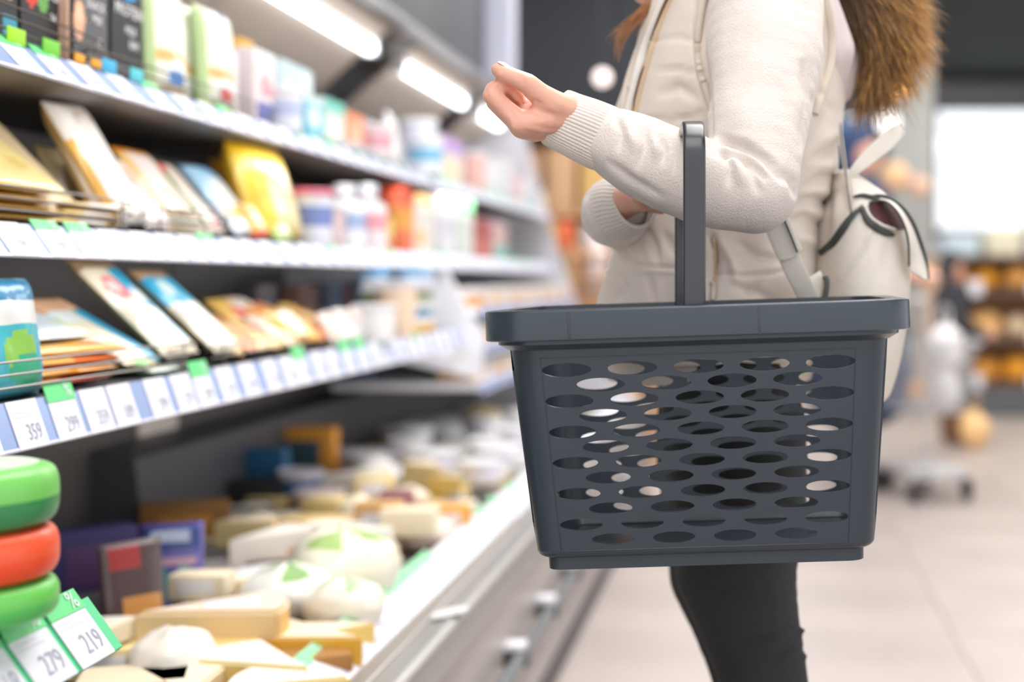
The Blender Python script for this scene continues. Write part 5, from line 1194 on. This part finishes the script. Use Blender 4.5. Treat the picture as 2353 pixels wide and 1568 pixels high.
# straps
def ribbon(name, pts, w0, th, m, k=8, facing=None):
    p = catmull([P(*q) for q in pts], k); rings = []
    for i, c in enumerate(p):
        t = (p[min(i+1, len(p)-1)] - p[max(i-1, 0)]).normalized(); n_ = facing or (Vector((0, 0, EYE)) - c).normalized(); s_ = t.cross(n_).normalized(); n2 = s_.cross(t)
        ww = w0(i/(len(p)-1)) if callable(w0) else w0; rings.append((c, s_*ww, n2*th, 3.2))
    v, f = loft(rings, 16); mb = MB(); mb.add(v, f); return bag(name, mb.mesh(name), m)
ribbon('carry_strap', [(1926, 225, 1.80), (1930, 300, 1.79), (1938, 360, 1.785), (1944, 402, 1.785), (1950, 450, 1.765), (1955, 492, 1.752)], lambda t: .0035-.0015*t, .002, M_bag)
ribbon('strap_edge', [(1929, 262, 1.795), (1934, 320, 1.785), (1942, 380, 1.779), (1948, 430, 1.765), (1956, 490, 1.748)], .0009, .0012, M_pipe)
ribbon('top_strap', [(1950, 408, 1.80), (1972, 384, 1.80), (2000, 358, 1.81), (2032, 330, 1.82), (2058, 306, 1.84), (2072, 296, 1.86)], lambda t: .0025+.0085*math.sin(PI*min(1, t*.75+.05)), .0018, M_bag)
ribbon('top_strap', [(1898, 350, 1.80), (1910, 372, 1.80), (1924, 398, 1.80)], .004, .0018, M_bag)
ribbon('shoulder_strap', [(1768, 470, 1.672), (1784, 510, 1.672), (1804, 560, 1.674), (1820, 592, 1.676)], lambda t: .0155 if t < .9 else .0155*math.sqrt(max(.05, 1-((t-.9)/.1)**2)), .0028, M_bag)
ribbon('strap_edge', [(1796, 492, 1.665), (1814, 534, 1.666), (1832, 580, 1.668)], .0012, .0016, M_pipe)
ribbon('lower_strap', [(1806, 575, 1.682), (1826, 620, 1.685), (1842, 652, 1.69), (1860, 690, 1.70)], .0125, .0022, M_bag)
sheet('side_tab', [(1830, 656, 1.700, 1884, 622, 1.72), (1834, 680, 1.700, 1890, 640, 1.72), (1838, 720, 1.705, 1880, 720, 1.72)], .004, M_bag)
ribbon('strap_edge', [(1896, 636, 1.715), (1900, 654, 1.712), (1893, 700, 1.71)], .0035, .002, M_pipe)
# ------------------------------------------------------------------ background beyond the aisle
def ball(name, label, px, py, Y, rpx, col, es, cat='lamp', group=None):
    r = rpx*Y/F; mb = MB(); mb.lathe([(r*math.sin(PI*i/12)+.0001, -r*math.cos(PI*i/12)) for i in range(13)], 20)
    o = mb.build(name, mat(name + str(col), col, .4, emit=col, es=es)); o.location = P(px, py, Y)
    cord = MB(); cord.tube([(0, 0, r*.9), (0, 0, 3.5-o.location.z)], .008, 6); cord.build('cord', M_rubber, o)
    return tag(o, label, cat, group)
ball('pendant_lamp', 'glowing white globe lamp in the dark gap left of the person', 1384, 178, 8.2, 17, (255, 236, 232), 1.6)
ball('pendant_lamp', 'warm white globe lamp just below the fur trim', 1962, 290, 11, 22, (255, 252, 250), 2)
ball('pendant_lamp', 'white globe lamp right of the one below the fur trim', 2040, 282, 11, 22, (255, 254, 255), 2)
ball('pendant_lamp', 'amber glowing globe lamp at the lower edge of the fur trim', 2064, 196, 10, 22, (255, 176, 70), 3)
ball('pendant_lamp', 'small peach lamp above the white window column', 2136, 206, 14, 10, (230, 180, 160), .9)
# wooden promotion stand behind the case
M_wood = mat('tan_wood', (214, 168, 126), .55, noise_s=3, noise_a=.08)
st = empty('promotion_stand', (-1.0, 7.4, 0)); tag(st, 'tan wooden promotion stand with yellow boxes beyond the end of the case', 'display stand')
SI = Matrix.Translation(-Vector(st.location))
def stp(name, mb, m):
    o = mb.build(name, m, st); o.matrix_parent_inverse = SI; return o
stp('side_board', MB().bbox(-1.30, -1.27, 7.2, 7.7, 0, 1.72), M_wood); stp('side_board', MB().bbox(-.55, -.52, 7.2, 7.7, 0, 1.72), M_wood)
stp('back_board', MB().bbox(-1.27, -.55, 7.66, 7.7, 0, 1.72), M_wood); stp('top_board', MB().bbox(-1.30, -.52, 7.18, 7.7, 1.72, 1.76), M_wood)
for z in (.12, .52, .90, 1.28): stp('shelf_board', MB().bbox(-1.27, -.55, 7.22, 7.66, z, z+.03), M_wood)
cc = [(232, 190, 120), (218, 168, 130), (222, 176, 140), (212, 164, 130), (224, 182, 140)]
for z in (1.31, .93, .55, .15):
    for k in range(4):
        c = cc[(k + int(z*10)) % 5]; tag(MB().bbox(-1.24+.17*k, -1.10+.17*k, 7.23, 7.46, z+.001, z+.31+.02*(k % 2), .006, None).build('cardboard_box', mat('card'+str(c), c, .6, noise_s=8, noise_a=.06)), 'tan cardboard box on the promotion stand', 'box', 'boxes on the promotion stand')
o = MB().bbox(P(1284, 0, 7.1).x, P(1316, 0, 7.1).x, 7.1, 7.11, zof(575, 7.1), zof(508, 7.1), .004).build('price_sign', mat('orange_sign', (250, 112, 76), .5)); tag(o, 'orange-red price sign on the tan promotion stand', 'sign')
tag(MB().tube([(P(1300, 0, 7.12).x, 7.13, 0), (P(1300, 0, 7.12).x, 7.13, zof(560, 7.1))], .01, 8).build('sign_pole', M_steel), 'thin steel pole carrying the orange-red price sign', 'pole')
for k, (x, y, c) in enumerate(((1362, 560, (236, 230, 232)), (1372, 610, (240, 236, 236)), (1366, 650, (200, 190, 190)))):
    tag(MB().lathe([(.04, 0), (.055, .02), (.055, .11), (.04, .13)], 20, loc=P(x, y+20, 6.9)).build('jar', mat('jar'+str(k), c, .4)), ['upper', 'middle', 'lower'][k] + ' pale jar in the column just left of the vest hem', 'jar')
sp = MB(); X_ = P(1366, 0, 6.9).x
for y in (582, 632, 672): sp.bbox(X_-.09, X_+.09, 6.8, 7.0, zof(y, 6.9)-.022, zof(y, 6.9)-.004)
sp.bbox(X_-.10, X_-.085, 6.8, 7.0, 0, zof(560, 6.9)); tag(sp.build('jar_rack', M_wood), 'narrow wooden rack holding three pale jars', 'rack')
# warm shop shelves right of the aisle end
M_rack = mat('bread_rack_wood', (196, 144, 104), .6, noise_s=3, noise_a=.1); M_dk = mat('bread_rack_dark', (112, 88, 74), .6)
rk2 = empty('bread_rack', (2.4, 10.4, 0)); tag(rk2, 'long low bread rack of dark wood with three rows of loaves', 'shelf rack')
RI = Matrix.Translation(-Vector(rk2.location))
def rkp(name, mb, m):
    o = mb.build(name, m, rk2); o.matrix_parent_inverse = RI; return o
x0, x1 = P(2158, 0, 10).x, 4.6
rkp('base', MB().bbox(x0, x1, 10.0, 10.7, 0, .20), mat('rack_base_grey', (92, 94, 98), .6)); rkp('back_board', MB().bbox(x0, x1, 10.66, 10.7, .2, 1.12), M_rack)
rkp('side_board', MB().bbox(x0-.04, x0, 10.0, 10.7, 0, 1.12), mat('pale_wood', (214, 176, 140), .6))
for z in (.20, .52, .86): rkp('shelf_board', MB().bbox(x0, x1, 9.98, 10.66, z, z+.035), M_dk)
rkp('top_board', MB().bbox(x0-.04, x1, 10.0, 10.7, 1.10, 1.13), M_dk)
bc = [(240, 176, 92), (246, 206, 150), (232, 160, 70), (244, 190, 120), (250, 170, 50), (242, 216, 180)]
for r_, z in enumerate((.236, .556, .896)):
    for k in range(10):
        x = x0 + .12 + k*.235; c = bc[(k*2+r_) % 6]
        m_ = mat('loaf'+str(c), c, .6, noise_s=14, noise_a=.12)
        bmb = MB(); rr1 = .092+.010*((k*7+r_) % 3)
        bmb.lathe([(rr1*math.sin(PI*i/10)+.001, -rr1*math.cos(PI*i/10)) for i in range(11)], 18)
        bmb.v = [(x_*1.12, y_*1.5, (z_+rr1)*1.0 if z_ > -rr1*.7 else .3*rr1) for x_, y_, z_ in bmb.v]
        o = bmb.build('bread_loaf', m_); o.location = (x, 10.22, z - .3*rr1 + .001)
        tag(o, 'golden loaf on the ' + ['lowest', 'middle', 'upper'][r_] + ' level of the bread rack', 'bread', 'loaves on the ' + ['lowest', 'middle', 'upper'][r_] + ' level')
    for k in range(7):
        x = x0 + .25 + k*.43
        tag(MB().bbox(x-.05, x+.05, 9.965, 9.975, z-.05, z+.06, .003).build('price_card', M_white), 'white price card on the front of the bread rack', 'price card', 'price cards of the bread rack')
for k in range(8):
    c = [(200, 218, 228), (226, 222, 196), (206, 214, 220), (236, 214, 120)][k % 4]
    tag(MB().bbox(x0+.06+.3*k, x0+.30+.3*k, 10.1, 10.4, 1.131, 1.28+.05*(k % 3), .01).build('goods_box', mat('goods'+str(c), c, .5)), 'pale goods box on top of the bread rack', 'box', 'boxes on top of the bread rack')
# mid distance shapes below the window column
for k, (x, y, r_, c, lb) in enumerate(((2055, 405, 34, (250, 206, 160), 'peach'), (1975, 318, 20, (206, 180, 160), 'beige'), (2112, 430, 26, (236, 196, 172), 'salmon'))):
    Yd = 12.3; p = P(x, y, Yd); rr1 = r_*Yd/F
    t_ = empty('display_globe', (p.x, p.y, 0)); tag(t_, f'{lb} round sign on a thin post in front of the windows', 'sign')
    g_ = MB(); g_.lathe([(rr1*math.sin(PI*i/10)+.001, -rr1*math.cos(PI*i/10)) for i in range(11)], 20, loc=(0, 0, p.z)); g_.build('globe', mat('sign'+lb, c, .5), t_)
    MB().tube([(0, 0, .01), (0, 0, p.z-rr1*.9)], .02, 8).build('post', M_steel, t_)
# two more gondolas far back, so that the hall does not read as empty
for k, (xa, xb, yy, zt_, c) in enumerate(((.35, 1.9, 14.6, 1.35, (206, 190, 178)), (.5, 1.2, 12.6, 1.05, (190, 182, 180)))):
    g_ = MB(); g_.bbox(xa, xb, yy, yy+.5, .0, .12); g_.bbox(xa, xb, yy+.24, yy+.26, .12, zt_)
    for z in (.4, .75, 1.05): 
        if z < zt_: g_.bbox(xa, xb, yy, yy+.5, z, z+.03)
    tag(g_.build('gondola', M_white), ['distant white gondola in front of the left windows', 'nearer low white gondola behind the cart'][k], 'shelf rack')
    for j in range(10):
        for z in (.43, .78, 1.08):
            if z + .25 > zt_+.2 or xa+.12+.15*j > xb: continue
            cc2 = [(236, 206, 180), (214, 220, 232), (240, 196, 150), (230, 228, 228)][j % 4]
            tag(MB().bbox(xa+.03+.15*j, xa+.14+.15*j, yy+.02, yy+.2, z+.001, z+.2, .006).build('goods_box', mat('gb'+str(cc2), cc2, .5)), 'pale goods box on the ' + ['distant', 'nearer low'][k] + ' white gondola', 'box', 'boxes on the far gondolas')
# -- shopper in navy behind the backpack
def figure(name_lab, X, Y, hgt, coat, trous, boots, hair, coat_bottom=.5, face=0, flare=.19):
    p = empty('person', (X, Y, 0), (0, 0, face)); tag(p, name_lab, 'person')
    s = hgt/1.7
    def C(*a): return [(Vector(q[:3])*s, q[3]*s) for q in a]
    b = blob_mesh('body', [C((0, 0, 1.58, .095), (0, -.02, 1.52, .08)), C((0, 0, 1.48, .055), (0, 0, 1.36, .06)), C((0, -.09, 1.57, .02), (0, -.105, 1.55, .016)), C((-.16, 0, 1.36, .07), (0, 0, 1.32, .11), (.16, 0, 1.36, .07)), C((0, 0, 1.3, .13), (0, 0, .95, .13)),
        *[C((sx*.18, 0, 1.36, .06), (sx*.24, .03, 1.1, .045), (sx*.2, -.22, .98, .035), (sx*.18, -.30, .99, .04)) for sx in (-1, 1)], *[C((sx*.18, -.30, .99, .03), (sx*.17+q*.018, -.37, .97+.004*q, .012)) for sx in (-1, 1) for q in (-1.5, -.5, .5, 1.5)],
        *[C((sx*.09, 0, .92, .1), (sx*.1, 0, .5, .065), (sx*.1, .02, .1, .045), (sx*.1, -.1, .05, .035)) for sx in (-1, 1)]], .012, 2)
    b.materials.append(M_skin); link('body', b, p)
    c_ = blob_mesh('coat', [C((-.17, 0, 1.34, .10), (0, 0, 1.36, .10), (.17, 0, 1.34, .10)), C((0, 0, 1.3, .17), (0, 0, 1.0, .165), (0, 0, coat_bottom+flare*.8, flare)), *[C((sx*.19, 0, 1.35, .085), (sx*.26, .03, 1.1, .07), (sx*.21, -.2, .98, .058)) for sx in (-1, 1)]], .014, 3)
    c_.materials.append(coat); link('coat', c_, p)
    t_ = blob_mesh('trousers', [C((sx*.09, 0, .9, .115), (sx*.1, 0, .5, .085), (sx*.1, .02, .2, .065)) for sx in (-1, 1)], .014, 2); t_.materials.append(trous); link('trousers', t_, p)
    for sx in (-1, 1):
        q = blob_mesh('boot', [C((sx*.1, .02, .24, .07), (sx*.1, .02, .07, .06)), C((sx*.1, 0, .055, .05), (sx*.1, -.14, .045, .042))], .012, 2); q.materials.append(boots)
        for v_ in q.vertices: v_.co.z = max(v_.co.z, .001)
        link('boot', q, p)
    h_ = blob_mesh('hair', [C((0, .02, 1.62, .105), (0, .05, 1.52, .09))], .014, 2); h_.materials.append(hair); link('hair', h_, p)
    return p
M_navy = mat('navy_coat', (44, 62, 92), .8, noise_s=6, noise_a=.1); M_blk = mat('black_coat', (50, 50, 56), .8, noise_s=6, noise_a=.15)
M_brown = mat('brown_boots', (120, 84, 60), .6); M_navyc = mat('navy_hood', (44, 70, 108), .8)
figure('person in a navy hooded coat standing behind the backpack', P(1972, 0, 6.7).x, 6.7, 1.70, M_navy, M_blk, M_blk, M_navyc, .30, R(80), .27)
figure('person in a black coat and brown boots beyond the shopping cart', P(2188, 0, 8.3).x, 8.3, 1.12, M_blk, M_brown, M_brown, M_blk, .30, R(100))
# -- shopping cart
cart = empty('shopping_cart', (P(2106, 0, 6.35).x, 6.4, 0), (0, 0, R(20))); cart.scale = (.75, .75, .92); tag(cart, 'small light grey shopping cart with white bags, in the aisle behind the basket', 'shopping cart')
M_cart = mat('cart_metal', (205, 206, 208), .35, .5); M_bagw = mat('white_plastic_bag', (240, 236, 236), .5)
cm = MB()
for sx in (-.2, .2): cm.tube(catmull([(sx, .25, .95), (sx, .22, .3), (sx*.9, .18, .14), (sx*.8, -.35, .12)], 5), .011, 8)
cm.tube([(-.2, .25, .95), (.2, .25, .95)], .014, 8); cm.tube([(-.16, -.35, .12), (.16, -.35, .12)], .011, 8); cm.build('cart_frame', M_cart, cart)
cm = MB()
for k in range(9):
    z = .42+.04*k; a = .16+.006*k; cm.tube([(-a, .2, z), (a, .2, z), (a*.85, -.35-.012*k, z), (-a*.85, -.35-.012*k, z)], .003, 5, closed=True)
for k in range(13):
    x = -.15+.025*k; cm.tube([(x, .2, .42), (x*1.2, .2, .76)], .0022, 5); cm.tube([(x*.85, -.35, .42), (x, -.446, .76)], .0022, 5); cm.tube([(x, .2, .42), (x*.85, -.35, .42)], .0022, 5)
for k in range(12):
    y = .2-.05*k
    for sx in (-1, 1): cm.tube([(sx*.155, y, .42), (sx*.205, y*1.1, .76)], .0022, 5)
cm.build('wire_basket', M_cart, cart)
for sx, sy in ((-.17, -.33), (.17, -.33), (-.17, .2), (.17, .2)):
    wm_ = MB(); wm_.tube([(sx-.014, sy, .055), (sx+.014, sy, .055)], .055, 18); wm_.build('wheel', M_rubber, cart)
    MB().tube([(sx, sy, .13), (sx*1.02, sy, .07)], .012, 8).build('caster_fork', M_cart, cart)
MB().bbox(-.19, .19, -.30, .18, .135, .15, .004).build('lower_deck', M_cart, cart)
for k, (x, y, r_, zz, m_, lb, cat) in enumerate(((2172, 800, 44, .0, M_bagw, 'white plastic bag on top of the cart', 'bag'), (2172, 892, 36, 0, M_bagw, 'second white plastic bag hanging lower at the side of the cart', 'bag'), (2098, 895, 22, 0, mat('tan_bag', (214, 160, 116), .6), 'small tan paper bag hanging at the front of the cart', 'bag'), (2240, 960, 34, 0, mat('golden_sack', (244, 200, 140), .6), 'pale golden sack standing on the floor right of the cart', 'bag'))):
    p = P(x, y, 6.6 if k < 3 else 8.1); rr1 = r_*p.y/F
    if k == 3: p.z = rr1*1.25 + .001
    g_ = MB(); ballc(g_, rr1, 1.25, (255, 255, 255), None, .22, k*3.1); g_.c = [None]*len(g_.c); o = g_.build('carrier_bag', m_); o.location = p - Vector((0, 0, rr1*1.25)); tag(o, lb, cat)
    mbh = MB(); mbh.tube(catmull([(-.02, 0, rr1*2.3), (-.015, 0, rr1*2.3+.09), (.015, 0, rr1*2.3+.09), (.02, 0, rr1*2.3)], 4), .004, 6); mbh.build('handle', m_, o)
# ceiling lamps that give the room light
for (x, y) in ((.35, 2.6), (.2, 6.8), (2.6, 4.5), (2.6, 10.5), (-.2, 13.5), (-.3, -.4)):
    l_ = MB().bbox(x-.6, x+.6, y-1.0, y+1.0, 3.42, 3.47).build('ceiling_lamp', mat('lamp_housing', (220, 220, 222), .5)); tag(l_, 'flat white ceiling lamp panel over the shop floor', 'lamp', 'ceiling lamp panels')

# ---- labels of alike goods: told apart by their order along the aisle
ORD = ['nearest the camera', 'second', 'third', 'fourth', 'fifth', 'sixth', 'seventh', 'eighth', 'ninth', 'tenth', 'eleventh', 'twelfth', 'thirteenth', 'fourteenth', 'fifteenth', 'sixteenth', 'seventeenth', 'eighteenth', 'nineteenth', 'twentieth']
def spell(i): 
    if i < 20: return ORD[i]
    t, u = divmod(i+1, 10); tens = {2: 'twenty', 3: 'thirty', 4: 'forty', 5: 'fifty', 6: 'sixty'}[t]
    return (tens[:-1] + 'ieth') if u == 0 else tens + '-' + ['', 'first', 'second', 'third', 'fourth', 'fifth', 'sixth', 'seventh', 'eighth', 'ninth'][u]
from collections import defaultdict
bpy.context.view_layer.update()
gr_ = defaultdict(list)
for o in sc.objects:
    if o.parent is None and 'label' in o: gr_[o['label']].append(o)
for lab, os_ in gr_.items():
    if len(os_) < 2: continue
    side = os_[0].get('group', '')
    across = any(k in side for k in ('bread', 'level', 'gondola', 'promotion'))
    os_.sort(key=lambda o: (o.matrix_world @ (sum((Vector(c) for c in o.bound_box), Vector())/8 if o.type == 'MESH' else Vector()))[0 if across else 1])
    n_w = len(lab.split())
    for i, o in enumerate(os_):
        if across: t = 'leftmost' if i == 0 else spell(i) + ' from the left'
        else: t = spell(0) if i == 0 else 'farthest away' if i == len(os_)-1 else spell(i) + ' from the near end'
        o['label'] = lab + ', ' + (t if n_w + len(t.split()) <= 16 else t.replace(' from the near end', ' nearest')); 
        if 'group' not in o: o['group'] = lab
